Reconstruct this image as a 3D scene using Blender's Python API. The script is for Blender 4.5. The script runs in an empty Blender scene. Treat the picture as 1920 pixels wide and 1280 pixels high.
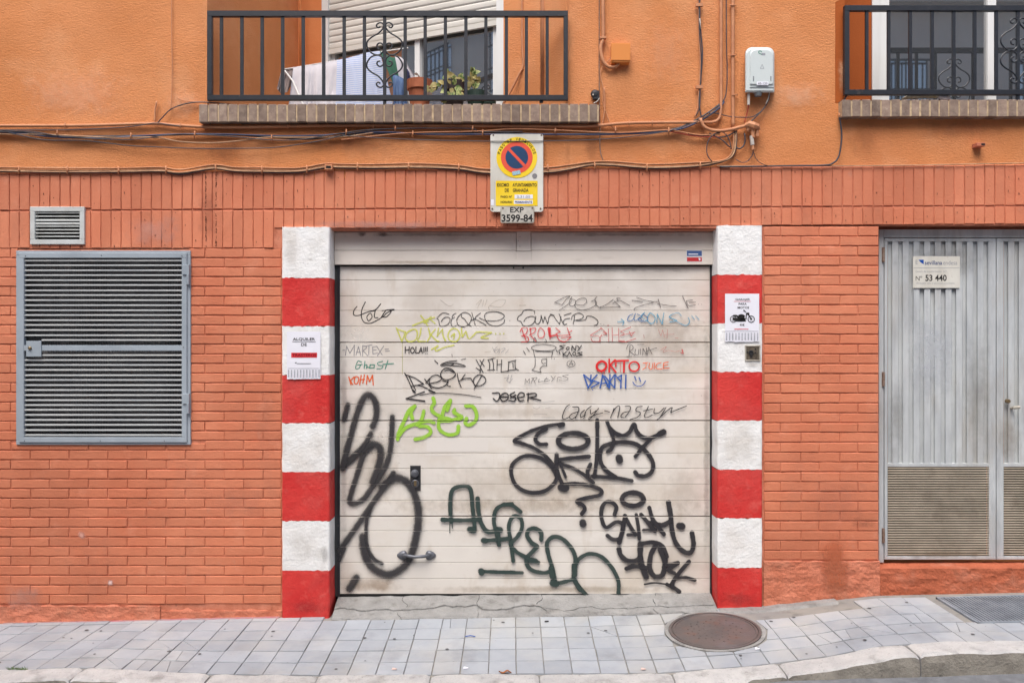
import bpy, bmesh, math, random
from mathutils import Vector, Matrix, noise
random.seed(7)
R = random.Random(11)
sc = bpy.context.scene
C = sc.collection
# ---------------- camera, world, sun, exposure ----------------
F, D, CZ = 1566.0, 5.4, 1.724          # focal length in photo pixels, camera distance, camera height
cam = bpy.data.cameras.new("camera"); camo = bpy.data.objects.new("camera", cam); C.objects.link(camo)
camo.location = (0, -D, CZ); camo.rotation_euler = (math.radians(90), 0, 0)
cam.sensor_width = 36; cam.lens = 36 * F / 1920; cam.clip_end = 2000; cam.clip_start = 0.05
sc.camera = camo
sc.render.resolution_x = 1024; sc.render.resolution_y = 682
w = bpy.data.worlds.new("World"); sc.world = w; w.use_nodes = True
nt = w.node_tree
sky = nt.nodes.new('ShaderNodeTexSky'); sky.sky_type = 'NISHITA'; sky.sun_disc = False
SUN_EL, SUN_AZ = math.radians(60), math.radians(196)
sky.sun_elevation = SUN_EL; sky.sun_rotation = SUN_AZ
sky.dust_density = 4; sky.air_density = 1; sky.ozone_density = 1
nt.links.new(sky.outputs[0], nt.nodes['Background'].inputs[0]); nt.nodes['Background'].inputs[1].default_value = 0.15
sun = bpy.data.lights.new("sun", 'SUN'); suno = bpy.data.objects.new("sun", sun); C.objects.link(suno)
sun.energy = 2.0; sun.angle = math.radians(42); sun.color = (1, .995, .985)
sd = Vector((math.sin(SUN_AZ) * math.cos(SUN_EL), math.cos(SUN_AZ) * math.cos(SUN_EL), math.sin(SUN_EL)))
suno.rotation_euler = sd.to_track_quat('Z', 'Y').to_euler()
sc.view_settings.view_transform = 'Standard'; sc.view_settings.look = 'None'
sc.view_settings.gamma = 1; sc.view_settings.use_curve_mapping = False
sc.view_settings.exposure = 0.62
try: sc.cycles.transparent_max_bounces = 32
except Exception: pass

# ---------------- helpers ----------------
def wx(px, o=0): return (px - 960) / F * (D - o)
def wz(py, o=0): return CZ - (py - 640) / F * (D - o)
def P(px, py, o=0): return Vector((wx(px, o), -o, wz(py, o)))
def lin(v):
    v /= 255.0
    return v / 12.92 if v <= .04045 else ((v + .055) / 1.055) ** 2.4
def srgb(r, g, b, k=1.0): return (lin(r) * k, lin(g) * k, lin(b) * k, 1)
W = {}
class MB:
    def __init__(s): s.v = []; s.f = []; s.d = None; s.mi = []
    def add(s, vs, fs, mi=0):
        n = len(s.v); s.v += [tuple(v) for v in vs]
        for f in fs: s.f.append(tuple(i + n for i in f)); s.mi.append(mi)
    def box(s, x0, x1, y0, y1, z0, z1, mi=0):
        s.add([(x0,y0,z0),(x1,y0,z0),(x1,y1,z0),(x0,y1,z0),(x0,y0,z1),(x1,y0,z1),(x1,y1,z1),(x0,y1,z1)],
              [(0,3,2,1),(4,5,6,7),(0,1,5,4),(1,2,6,5),(2,3,7,6),(3,0,4,7)], mi); return s
    def cbox(s, x0, x1, y0, y1, z0, z1, c=.002):   # box with chamfered front (-y) edges
        vs = [(x0,y1,z0),(x1,y1,z0),(x1,y1,z1),(x0,y1,z1),(x0,y0+c,z0),(x1,y0+c,z0),(x1,y0+c,z1),(x0,y0+c,z1),
              (x0+c,y0,z0+c),(x1-c,y0,z0+c),(x1-c,y0,z1-c),(x0+c,y0,z1-c)]
        s.add(vs, [(0,3,2,1),(0,1,5,4),(1,2,6,5),(2,3,7,6),(3,0,4,7),(4,5,9,8),(5,6,10,9),(6,7,11,10),(7,4,8,11),(8,9,10,11)]); return s
    def prect(s, a, b, c, d, o, t, ch=.0015):       # box from photo pixels a..b (x), c..d (y, downwards), front at offset o, thickness t
        return s.cbox(wx(a,o), wx(b,o), -o, -o+t, wz(d,o), wz(c,o), ch)
    def disc(s, c, rx, rz, n=24, ax='y', y=None):
        vs = [c] + [(c[0]+rx*math.cos(2*math.pi*i/n), c[1], c[2]+rz*math.sin(2*math.pi*i/n)) for i in range(n)]
        s.add(vs, [(0, 1+i, 1+(i+1) % n) for i in range(n)]); return s
    def cyl(s, a, b, r, n=12, r2=None):
        a, b = Vector(a), Vector(b); r2 = r if r2 is None else r2
        ax = (b-a).normalized(); u = ax.orthogonal().normalized(); v = ax.cross(u)
        vs = []
        for p, rr in ((a, r), (b, r2)):
            vs += [p + (u*math.cos(2*math.pi*i/n) + v*math.sin(2*math.pi*i/n))*rr for i in range(n)]
        s.add(vs, [(i, (i+1) % n, n+(i+1) % n, n+i) for i in range(n)] + [tuple(range(n))[::-1], tuple(range(n, 2*n))]); return s
    def tube(s, pts, r, n=6):
        pts = [Vector(p) for p in pts]
        up = Vector((0, 1, 0)); base = len(s.v); m = len(pts); prev = None
        for i, p in enumerate(pts):
            t = (pts[min(i+1, m-1)] - pts[max(i-1, 0)]).normalized()
            u = t.cross(up)
            if u.length < .1: u = prev if prev else t.orthogonal()
            u = u.normalized(); prev = u; v = t.cross(u).normalized()
            rr = r[i] if isinstance(r, (list, tuple)) else r
            for k in range(n):
                a = 2*math.pi*k/n; s.v.append(tuple(p + (u*math.cos(a) + v*math.sin(a))*rr))
        for i in range(m-1):
            for k in range(n):
                a = base+i*n; s.f.append((a+k, a+(k+1) % n, a+n+(k+1) % n, a+n+k)); s.mi.append(0)
        s.f.append(tuple(base+k for k in range(n))); s.mi.append(0)
        s.f.append(tuple(base+(m-1)*n+k for k in range(n))[::-1]); s.mi.append(0); return s
    def lathe(s, c, prof, n=24, ax='z'):
        base = len(s.v); c = Vector(c)
        for r, h in prof:
            for k in range(n):
                a = 2*math.pi*k/n
                if ax == 'z': s.v.append(tuple(c+Vector((r*math.cos(a), r*math.sin(a), h))))
                else: s.v.append(tuple(c+Vector((r*math.cos(a), -h, r*math.sin(a)))))
        m = len(prof)
        for i in range(m-1):
            for k in range(n):
                a = base+i*n; s.f.append((a+k, a+(k+1) % n, a+n+(k+1) % n, a+n+k)); s.mi.append(0)
        s.f.append(tuple(base+(m-1)*n+k for k in range(n))); s.mi.append(0)
        s.f.append(tuple(base+k for k in range(n))[::-1]); s.mi.append(0); return s
def tag(o, label=None, cat=None, group=None, kind=None):
    if label: o['label'] = label
    if cat: o['category'] = cat
    if group: o['group'] = group
    if kind: o['kind'] = kind
    return o
def link(o, parent, c):
    C.objects.link(o); o.location = c; W[o.name] = Vector(c)
    if parent is not None:
        o.parent = parent; o.matrix_parent_inverse = Matrix.Translation(-W[parent.name])
    return o
def mk(name, mb, m, parent=None, smooth=False, label=None, cat=None, group=None, kind=None):
    me = bpy.data.meshes.new(name)
    xs = [v[0] for v in mb.v]; ys = [v[1] for v in mb.v]; zs = [v[2] for v in mb.v]
    c = Vector(((min(xs)+max(xs))/2, (min(ys)+max(ys))/2, min(zs)))
    me.from_pydata([(v[0]-c[0], v[1]-c[1], v[2]-c[2]) for v in mb.v], [], mb.f)
    ms = m if isinstance(m, (list, tuple)) else [m]
    for q in ms: me.materials.append(q)
    if len(ms) > 1: me.polygons.foreach_set('material_index', mb.mi)
    if smooth: me.polygons.foreach_set('use_smooth', [True]*len(me.polygons))
    me.validate(); me.update()
    bm = bmesh.new(); bm.from_mesh(me)
    if not mb.d: bmesh.ops.recalc_face_normals(bm, faces=bm.faces)
    bm.to_mesh(me); bm.free()
    o = bpy.data.objects.new(name, me); link(o, parent, c)
    return tag(o, label, cat, group, kind)
def thing(name, loc, label, cat, group=None):
    o = bpy.data.objects.new(name, None); o.empty_display_size = .1
    link(o, None, Vector(loc)); return tag(o, label, cat, group)

def mat(name, col, col2=None, ns=6, rough=.8, bump=0, bs=80, bd=.003, metal=0, rnd=0, spec=.3, dirt=None, stretch=None, lo=.35, hi=.65, bstretch=None, bdet=6, ior=None, bdist=0):
    m = bpy.data.materials.new(name); m.use_nodes = True
    n = m.node_tree.nodes; l = m.node_tree.links; b = n['Principled BSDF']
    if len(col) == 3: col = (*col, 1)
    b.inputs['Roughness'].default_value = rough; b.inputs['Metallic'].default_value = metal
    b.inputs['Specular IOR Level'].default_value = spec
    if ior: b.inputs['IOR'].default_value = ior
    geo = n.new('ShaderNodeNewGeometry')
    def nz(scale, st=None, det=5, dist=0):
        t = n.new('ShaderNodeTexNoise'); t.inputs['Scale'].default_value = scale; t.inputs['Detail'].default_value = det
        t.inputs['Roughness'].default_value = .6; t.inputs['Distortion'].default_value = dist
        if st:
            mp = n.new('ShaderNodeMapping'); mp.inputs['Scale'].default_value = st
            l.new(geo.outputs['Position'], mp.inputs['Vector']); l.new(mp.outputs[0], t.inputs['Vector'])
        else: l.new(geo.outputs['Position'], t.inputs['Vector'])
        return t.outputs[0]
    def rng(s, a, b_, c=0, d=1):
        r = n.new('ShaderNodeMapRange'); l.new(s, r.inputs[0])
        for i, v in enumerate((a, b_, c, d)): r.inputs[i+1].default_value = v
        return r.outputs[0]
    def mix(f, a, b_, typ='MIX'):
        x = n.new('ShaderNodeMix'); x.data_type = 'RGBA'; x.blend_type = typ
        if isinstance(f, float): x.inputs[0].default_value = f
        else: l.new(f, x.inputs[0])
        for i, v in ((6, a), (7, b_)):
            if isinstance(v, tuple): x.inputs[i].default_value = v if len(v) == 4 else (*v, 1)
            else: l.new(v, x.inputs[i])
        return x.outputs[2]
    cur = col
    if col2: cur = mix(rng(nz(ns, stretch), lo, hi), col, col2)
    for dd in (dirt or []):
        dc, dscale, a, b_, amt = dd[:5]; st = dd[5] if len(dd) > 5 else None
        cur = mix(rng(nz(dscale, st, 8), a, b_, 0, amt), cur, dc)
    if rnd:
        oi = n.new('ShaderNodeObjectInfo'); hs = n.new('ShaderNodeHueSaturation')
        l.new(rng(oi.outputs['Random'], 0, 1, 1-rnd, 1+rnd), hs.inputs['Value'])
        if isinstance(cur, tuple): hs.inputs['Color'].default_value = cur
        else: l.new(cur, hs.inputs['Color'])
        cur = hs.outputs[0]
    if isinstance(cur, tuple): b.inputs['Base Color'].default_value = cur
    else: l.new(cur, b.inputs['Base Color'])
    if bump:
        bp = n.new('ShaderNodeBump'); bp.inputs['Strength'].default_value = bump; bp.inputs['Distance'].default_value = bd
        l.new(nz(bs, bstretch, bdet, bdist), bp.inputs['Height']); l.new(bp.outputs[0], b.inputs['Normal'])
    return m

def paint(name, col, soft=.15, dens=1.0, grain=120, gr=.25, rough=.6):
    """paint laid on a surface: opaque in the middle of the stroke, thinning at its edge (vertex attribute d)"""
    m = bpy.data.materials.new(name); m.use_nodes = True
    n = m.node_tree.nodes; l = m.node_tree.links; b = n['Principled BSDF']; out = n['Material Output']
    b.inputs['Base Color'].default_value = col if len(col) == 4 else (*col, 1); b.inputs['Roughness'].default_value = rough
    at = n.new('ShaderNodeAttribute'); at.attribute_name = 'd'
    geo = n.new('ShaderNodeNewGeometry'); t = n.new('ShaderNodeTexNoise'); t.inputs['Scale'].default_value = grain; t.inputs['Detail'].default_value = 4
    l.new(geo.outputs['Position'], t.inputs['Vector'])
    a = n.new('ShaderNodeMath'); a.operation = 'MULTIPLY_ADD'; l.new(t.outputs[0], a.inputs[0]); a.inputs[1].default_value = gr; a.inputs[2].default_value = -gr/2
    s = n.new('ShaderNodeMath'); s.operation = 'ADD'; l.new(at.outputs['Fac'], s.inputs[0]); l.new(a.outputs[0], s.inputs[1])
    r = n.new('ShaderNodeMapRange'); r.interpolation_type = 'SMOOTHSTEP'; l.new(s.outputs[0], r.inputs[0])
    r.inputs[1].default_value = 1-soft; r.inputs[2].default_value = 1.0; r.inputs[3].default_value = dens; r.inputs[4].default_value = 0
    t2 = n.new('ShaderNodeTexNoise'); t2.inputs['Scale'].default_value = 14; t2.inputs['Detail'].default_value = 5; l.new(geo.outputs['Position'], t2.inputs['Vector'])
    r2 = n.new('ShaderNodeMapRange'); l.new(t2.outputs[0], r2.inputs[0])
    for i_, v_ in enumerate((.36, .56, .93 if dens > .85 else .74, 1.0)): r2.inputs[i_+1].default_value = v_
    ml = n.new('ShaderNodeMath'); ml.operation = 'MULTIPLY'; l.new(r.outputs[0], ml.inputs[0]); l.new(r2.outputs[0], ml.inputs[1]); r = ml
    tr = n.new('ShaderNodeBsdfTransparent'); mx = n.new('ShaderNodeMixShader')
    l.new(r.outputs[0], mx.inputs[0]); l.new(tr.outputs[0], mx.inputs[1]); l.new(b.outputs[0], mx.inputs[2]); l.new(mx.outputs[0], out.inputs[0])
    return m

def crom(pts, step=2.0):
    """Catmull-Rom through 2D/3D points"""
    pts = [Vector(p) for p in pts]
    if len(pts) < 3:
        return pts
    closed = (pts[0]-pts[-1]).length < 1e-6 and len(pts) > 3
    out = []
    n = len(pts)
    for i in range(n-1):
        p1, p2 = pts[i], pts[i+1]
        p0 = pts[i-1] if i > 0 else (pts[-2] if closed else p1*2-p2)
        p3 = pts[i+2] if i+2 < n else (pts[1] if closed else p2*2-p1)
        k = max(2, min(12, int((p2-p1).length/step)))
        for j in range(k):
            t = j/k
            out.append(.5*((2*p1) + (p2-p0)*t + (2*p0-5*p1+4*p2-p3)*t*t + (3*p1-p0-3*p2+p3)*t**3))
    out.append(pts[-1]); return out

# ---------------- materials ----------------
M = {}
k = .93
M['stucco'] = mat('orange_stucco', srgb(223,149,97,k), srgb(210,134,80,k), ns=1.3, rough=.85, bump=1.0, bs=66, bd=.006, bstretch=(1,1,2.1), bdet=5, bdist=.6,
                  dirt=[(srgb(196,118,74,k), .9, .5, .75, .55), (srgb(232,170,124,k), 2.2, .52, .75, .6), (srgb(150,96,66,k), 2.2, .60, .85, .4, (2.5,1,.3)), (srgb(196,128,84,k), 14, .60, .75, .4)])
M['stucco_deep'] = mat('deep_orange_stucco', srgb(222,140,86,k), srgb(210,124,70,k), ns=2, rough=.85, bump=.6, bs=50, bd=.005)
M['stucco_shaded'] = mat('shaded_orange_stucco', srgb(172,88,34,k), srgb(160,80,30,k), ns=2, rough=.85, bump=.4, bs=50, bd=.004)  # the wall's orange stucco with the right recess's shade put into its colour
brick_dirt = [(srgb(188,112,82,k), .9, .46, .68, .65), (srgb(172,112,90,k), 3.5, .56, .8, .5, (1,1,.4)), (srgb(228,156,126,k), 7, .58, .8, .55), (srgb(178,148,134,k), 5.5, .64, .8, .45, (1.6,1,1)), (srgb(108,66,52,k), 38, .70, .78, .6)]
M['brick'] = mat('painted_brick', srgb(218,137,103,k), srgb(207,122,89,k), ns=2.2, rough=.7, bump=.8, bs=70, bd=.004, rnd=.065, dirt=brick_dirt)
M['mortar'] = mat('painted_mortar', srgb(190,112,84,k), srgb(214,140,112,k), ns=14, rough=.9, bump=.8, bs=130, bd=.004, dirt=[(srgb(120,74,58,k), 26, .58, .72, .7)])
M['plaster'] = mat('rough_painted_plaster', srgb(210,132,104,k), srgb(192,112,84,k), ns=6, rough=.9, bump=1, bs=60, bd=.008,
                   dirt=[(srgb(168,120,98,k), 4, .5, .7, .6), (srgb(120,84,66,k), 30, .62, .75, .5)])
M['plaster_stain'] = mat('rust_brown_plaster', srgb(168,84,54,k), srgb(184,98,66,k), ns=9, rough=.9, bump=1, bs=60, bd=.008)
M['sill'] = mat('bare_sill_brick', srgb(132,112,100,k), srgb(158,138,122,k), ns=22, rough=.85, bump=.7, bs=110, bd=.003, rnd=.22, dirt=[(srgb(98,84,78,k), 14, .56, .72, .6), (srgb(196,182,162,k), 40, .6, .75, .5)])
M['sillmortar'] = mat('sand_mortar', srgb(204,178,144,k), srgb(168,146,118,k), ns=30, rough=.95, bump=.7, bs=150)
M['white'] = mat('white_rough_paint', srgb(238,238,236,.97), srgb(230,229,226,.97), ns=4, rough=.75, bump=.7, bs=70, bd=.005, bdet=4, bdist=.3, dirt=[(srgb(186,180,168,.9), 7, .54, .8, .6), (srgb(150,142,132,.9), 30, .64, .78, .5), (srgb(206,192,176,.9), 2.5, .5, .75, .5)])
M['red'] = mat('red_rough_paint', srgb(203,46,44,k), srgb(216,66,60,k), ns=4, rough=.65, bump=.7, bs=70, bd=.005, bdet=4, bdist=.3, dirt=[(srgb(224,112,100,k), 14, .56, .75, .55), (srgb(150,36,38,k), 8, .58, .8, .5), (srgb(190,90,84,k), 3, .5, .72, .45)])
M['door'] = mat('cream_door_steel', srgb(226,220,211,k), srgb(216,209,200,k), ns=1.5, rough=.55, bump=.15, bs=60, bd=.001, spec=.4,
                dirt=[(srgb(206,192,172,k), 2.2, .48, .72, .55, (1,1,1.6)), (srgb(238,233,225,k), 3, .52, .7, .7, (.6,1,2)), (srgb(176,154,126,k), 7, .56, .8, .5, (1,1,.35)), (srgb(140,128,112,k), 45, .66, .76, .45), (srgb(182,170,158,k), 1.1, .5, .7, .5)])
M['doorhead'] = mat('grey_beige_header_steel', srgb(232,224,214,k), srgb(222,213,202,k), ns=3, rough=.55, spec=.4, dirt=[(srgb(150,136,120,k), 6, .6, .8, .4, (.5,1,2))])
M['railblack'] = mat('dark_rubber_rail', srgb(62,64,64), rough=.6)
M['black'] = mat('dark_void', (.012,.012,.012), rough=.9)
M['iron'] = mat('dark_blue_grey_iron', srgb(28,32,38), srgb(38,40,46), ns=20, rough=.42, spec=.5, dirt=[(srgb(96,84,76), 30, .62, .75, .5)], bump=.2, bs=100, bd=.001)
M['bluegrey'] = mat('blue_grey_paint', srgb(166,176,184,k), srgb(152,162,170,k), ns=4, rough=.5, spec=.4, dirt=[(srgb(120,120,118,k), 14, .62, .78, .4)])
M['slat'] = mat('pale_slat_metal', srgb(190,192,190,k), srgb(168,172,174,k), ns=6, rough=.45, spec=.5, stretch=(.3,1,3))
M['mesh'] = mat('dusty_grille_mesh', srgb(160,158,158), srgb(118,116,118), ns=3, rough=.8)
M['ventwhite'] = mat('off_white_vent_paint', srgb(206,210,208,k), srgb(190,192,188,k), ns=9, rough=.6, dirt=[(srgb(150,144,136,k), 24, .6, .75, .5)])
M['galv'] = mat('galvanised_steel', srgb(204,208,208,k), srgb(184,188,190,k), ns=5, rough=.5, metal=.1, spec=.5, stretch=(3,1,.7), bump=.1, bs=60,
                dirt=[(srgb(160,162,164,k), 8, .55, .75, .5, (4,1,.5)), (srgb(160,150,136,k), 4, .5, .78, .6, (1.5,1,.4)), (srgb(226,228,230,k), 7, .6, .8, .5, (3,1,.3))])
M['louver'] = mat('warm_grey_louver', srgb(178,166,148,k), srgb(152,142,126,k), ns=5, rough=.55, spec=.4, dirt=[(srgb(112,100,86,k), 6, .55, .75, .6)])
M['rust'] = mat('rusty_hinge_metal', srgb(112,84,70), srgb(140,124,112), ns=40, rough=.8)
M['pvc'] = mat('white_window_frame', srgb(232,232,228,.92), rough=.35, spec=.5, dirt=[(srgb(196,190,178,.9), 3, .5, .8, .4, (4,1,.4))])
M['shutter'] = mat('ivory_shutter_slat', srgb(226,222,212,.9), srgb(212,208,198,.9), ns=2, rough=.45)
M['glass'] = mat('window_glass', (.06,.065,.07), rough=.02, spec=1.0, ior=3.0)
M['clay'] = mat('terracotta_pot', srgb(186,112,78), srgb(168,98,70), ns=20, rough=.8, bump=.3)
M['darkpot'] = mat('dark_green_plastic', srgb(44,60,52), rough=.5)
M['leafy'] = mat('variegated_leaf', srgb(186,190,122,.85), srgb(92,118,58,.85), ns=55, rough=.5, lo=.42, hi=.58)
M['leafdry'] = mat('dry_yellow_leaf', srgb(190,176,116,.85), srgb(142,124,66,.85), ns=40, rough=.6)
M['tile'] = mat('grey_pavement_tile', srgb(200,205,211,.61), srgb(184,190,198,.61), ns=3, rough=.8, rnd=.08, bump=.4, bs=120, bd=.002,
                dirt=[(srgb(222,220,214,.6), 1.6, .46, .66, .7), (srgb(150,150,152,.58), 4, .54, .8, .6), (srgb(196,186,168,.58), 3, .56, .8, .4), (srgb(110,110,112,.58), 60, .66, .74, .5)])
M['grout'] = mat('dusty_grout', srgb(172,170,166,.56), srgb(190,184,172,.6), ns=3, rough=.95, bump=.5, bs=200, dirt=[(srgb(104,100,96,.6), 11, .52, .72, .5)])
M['kerb'] = mat('worn_granite_kerb', srgb(224,222,218,.68), srgb(204,202,200,.68), ns=9, rough=.85, bump=.9, bs=60, bd=.008, rnd=.06,
                dirt=[(srgb(136,132,124,.55), 7, .55, .72, .6), (srgb(104,100,92,.55), 90, .6, .7, .6)])
M['kerbface'] = mat('dark_granite_face', srgb(180,174,162,.66), srgb(154,148,138,.66), ns=9, rough=.9, bump=.9, bs=70, bd=.008, dirt=[(srgb(104,100,94,.55), 5, .52, .7, .7), (srgb(90,88,82,.55), 90, .6, .7, .6)])  # darker granite tone for the lower front strips of the kerb
M['concrete'] = mat('rough_cement', srgb(196,194,190,.58), srgb(168,166,162,.58), ns=7, rough=.95, bump=1, bs=55, bd=.01, dirt=[(srgb(112,106,100,.55), 12, .55, .72, .6), (srgb(206,202,196,.56), 5, .6, .75, .5)])
M['road'] = mat('pale_worn_asphalt', srgb(176,178,182,.5), srgb(150,152,156,.5), ns=12, rough=.95, bump=1, bs=160, bd=.006)
M['manhole'] = mat('brown_cast_iron', srgb(100,94,92), srgb(114,102,98), ns=7, rough=.5, metal=.35, bump=.5, bs=70, bd=.003, dirt=[(srgb(134,92,74), 9, .56, .75, .6), (srgb(128,126,134), 4, .55, .75, .5)])
M['grate'] = mat('blue_grey_grate_steel', srgb(158,166,174), srgb(128,136,144), ns=9, rough=.5, metal=.2)
M['paper'] = mat('white_paper', srgb(236,236,244,.93), rough=.7, bump=.3, bs=20, bd=.004)
M['plate'] = mat('white_enamel_plate', srgb(226,224,214,.92), srgb(204,200,188,.92), ns=7, rough=.4, spec=.5, stretch=(1,1,.4), dirt=[(srgb(150,130,108), 16, .62, .78, .5)])
M['plategrey'] = mat('weathered_grey_plate', srgb(178,172,160), srgb(152,146,134), ns=20, rough=.6, dirt=[(srgb(110,90,70), 40, .62, .74, .6)])
M['yellow'] = mat('sign_yellow', srgb(240,200,30,.93), srgb(246,214,60,.93), ns=6, rough=.4)
M['signred'] = mat('sign_faded_red', srgb(230,92,70,.93), rough=.4)
M['signblue'] = mat('sign_dark_blue', srgb(44,66,96), srgb(38,72,110), ns=9, rough=.4)
M['ink'] = mat('black_ink', srgb(42,40,40), rough=.6)
M['inkbrown'] = mat('faded_brown_ink', srgb(88,76,30), rough=.6)
M['inkgrey'] = mat('pale_grey_ink', srgb(150,152,158), rough=.6)
M['inkblue'] = mat('navy_ink', srgb(56,74,120), rough=.6)
M['logoblue'] = mat('logo_blue', srgb(26,78,164), rough=.5)
M['inkred'] = mat('red_print', srgb(206,44,52), rough=.6)
M['pipe'] = mat('painted_orange_conduit', srgb(206,146,106,k), srgb(192,130,94,k), ns=14, rough=.6, dirt=[(srgb(140,96,72), 30, .62, .78, .5)])
M['beigecable'] = mat('dusty_beige_cable', srgb(206,166,130,k), srgb(172,134,104,k), ns=18, rough=.7)
M['blackcable'] = mat('black_cable', srgb(50,50,58), srgb(74,70,74), ns=12, rough=.5, spec=.5)
M['bluecable'] = mat('dark_blue_cable', srgb(48,62,98), rough=.5, spec=.5)
M['redcable'] = mat('thin_red_wire', srgb(170,60,54), rough=.5)
M['palecable'] = mat('pale_grey_cable', srgb(190,182,172), rough=.5)
M['boxorange'] = mat('orange_plastic_box', srgb(222,140,70,k), rough=.5)
M['router'] = mat('pale_grey_plastic', srgb(206,214,212,.95), rough=.4, spec=.4)
M['greyplastic'] = mat('mid_grey_plastic', srgb(120,126,130), rough=.5)
M['clothwhite'] = mat('white_towel_cloth', srgb(226,222,226,.9), srgb(212,208,214,.9), ns=12, rough=.95, bump=.5, bs=300, bd=.001)
M['clothgrey'] = mat('taupe_cloth', srgb(164,150,146,.9), srgb(140,128,126,.9), ns=16, rough=.95)
M['clothnavy'] = mat('navy_cloth', srgb(62,64,92), rough=.95)
M['clothgreen'] = mat('green_cloth', srgb(64,104,86), rough=.95)
M['denim'] = mat('blue_denim', srgb(112,136,172), srgb(84,108,150), ns=16, rough=.95, stretch=(3,3,.5))
M['lockmetal'] = mat('dark_lock_metal', srgb(66,66,68), rough=.4, metal=.5)
M['handle'] = mat('grey_door_handle', srgb(112,114,120), srgb(90,92,98), ns=20, rough=.4, metal=.4)
M['brass'] = mat('worn_brass', srgb(130,112,84), rough=.4, metal=.6)
M['oppwall'] = mat('pale_grey_render', srgb(206,204,198,.8), srgb(196,192,186,.8), ns=1, rough=.9)
M['scuff'] = mat('chipped_paint_white', srgb(224,206,204,.9), rough=.9)
# striped light blue towel
def striped():
    m = mat('blue_striped_cloth', srgb(196,206,232,.92), rough=.95)
    n = m.node_tree.nodes; l = m.node_tree.links; b = n['Principled BSDF']
    g = n.new('ShaderNodeNewGeometry'); wv = n.new('ShaderNodeTexWave'); wv.bands_direction = 'Z'; wv.inputs['Scale'].default_value = 22; wv.inputs['Distortion'].default_value = .4
    l.new(g.outputs['Position'], wv.inputs['Vector'])
    r = n.new('ShaderNodeValToRGB'); r.color_ramp.elements[0].color = srgb(172,188,226,.92); r.color_ramp.elements[1].color = srgb(222,226,238,.92)
    l.new(wv.outputs[0], r.inputs[0]); l.new(r.outputs[0], b.inputs['Base Color']); return m
M['clothstripe'] = striped()

# text turned into flat mesh lettering fitted to a photo-pixel rectangle on plane o
def lettering(body, x0, x1, y0, y1, o, m, parent, name='lettering', bold=.0, rot=None, label=None):
    cu = bpy.data.curves.new('t', 'FONT'); cu.body = body; cu.size = 1; cu.offset = bold; cu.resolution_u = 3
    ob = bpy.data.objects.new('t', cu); C.objects.link(ob)
    bpy.context.view_layer.update()
    dg = bpy.context.evaluated_depsgraph_get()
    me = bpy.data.meshes.new_from_object(ob.evaluated_get(dg))
    vs = [v.co.copy() for v in me.vertices]; fs = [tuple(p.vertices) for p in me.polygons]
    bpy.data.objects.remove(ob); bpy.data.curves.remove(cu); bpy.data.meshes.remove(me)
    a, b = min(v.x for v in vs), max(v.x for v in vs); c, d = min(v.y for v in vs), max(v.y for v in vs)
    mb = MB()
    if rot is None:
        pts = [P(x0+(v.x-a)/(b-a)*(x1-x0), y1-(v.y-c)/(d-c)*(y1-y0), o) for v in vs]
    else:   # rotated about centre of the rectangle; (x1-x0),(y1-y0) are the unrotated text size
        cx, cy = (x0+x1)/2, (y0+y1)/2; pts = []
        for v in vs:
            u = ((v.x-a)/max(b-a,1e-6)-.5)*(x1-x0); t = ((v.y-c)/max(d-c,1e-6)-.5)*(y1-y0)
            pts.append(P(cx+u*math.cos(rot)-t*math.sin(rot), cy-(u*math.sin(rot)+t*math.cos(rot)), o))
    mb.add(pts, fs); mb.d = True
    return mk(name, mb, m, parent, label=label)
# ---------------- ground heights ----------------
def interp(T, x):
    if x <= T[0][0]: return T[0][1]
    for (a, va), (b, vb) in zip(T, T[1:]):
        if x <= b: t = (x-a)/(b-a); t = t*t*(3-2*t) if False else t; return va+(vb-va)*t
    return T[-1][1]
KD = .87
WALLB = [(-6,-.16)] + [(wx(p), z) for p, z in ((0,-.092),(300,-.07),(530,-.052),(1100,-.017),(1430,.015),(1640,.095),(1920,.115))] + [(6,.2)]
KERBB = [(-6,-.16)] + [(wx(p, KD), CZ-(y-640)/(F/(D-KD))) for p, y in ((0,1257),(150,1252),(360,1264),(640,1268),(900,1265),(1240,1263),(1400,1250),(1540,1234),(1650,1212),(1760,1205),(1920,1203))] + [(6,.18)]
ROADZ = [(-20,-.62),(-4,-.19),(-2.7,-.15),(-1,-.125),(.3,-.12),(1.0,-.09),(1.43,-.05),(2.35,-.02),(4,.03),(20,.45)]
def gz(X, d):
    t = d/KD
    if t < 0: t = 0
    return interp(WALLB, X)*(1-t) + interp(KERBB, X)*t
# ground, road
g = MB(); g.add([(-150,-150,-1.0),(150,-150,-1.0),(150,150,-1.0),(-150,150,-1.0)], [(0,1,2,3)])
mk('ground', g, M['concrete'], kind='structure')
g = MB(); xs = [-20,-10,-6] + [-4+.2*i for i in range(41)] + [6,10,20]; ys = [-.95,-1.2,-1.6,-2.5,-4,-6.6]
for x in xs:
    for y in ys: g.v.append((x, y, interp(ROADZ, x)-(0 if y > -1.3 else .0)+.004*noise.noise(Vector((x*3,y*3,0)))))
n = len(ys)
for i in range(len(xs)-1):
    for j in range(n-1): g.f.append((i*n+j, (i+1)*n+j, (i+1)*n+j+1, i*n+j+1)); g.mi.append(0)
mk('road', g, M['road'], kind='structure')
# pavement bed
g = MB(); xs = [-6+.1*i for i in range(121)]; ys = [0.0]+[-(.05+.082*i) for i in range(11)]
ys = [.14]+ys
for x in xs:
    for y in ys: g.v.append((x, y, gz(x, -y)-.009))
n = len(ys)
for i in range(len(xs)-1):
    for j in range(n-1): g.f.append((i*n+j, (i+1)*n+j, (i+1)*n+j+1, i*n+j+1)); g.mi.append(0)
pav = mk('pavement', g, M['grout'], kind='structure')
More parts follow.
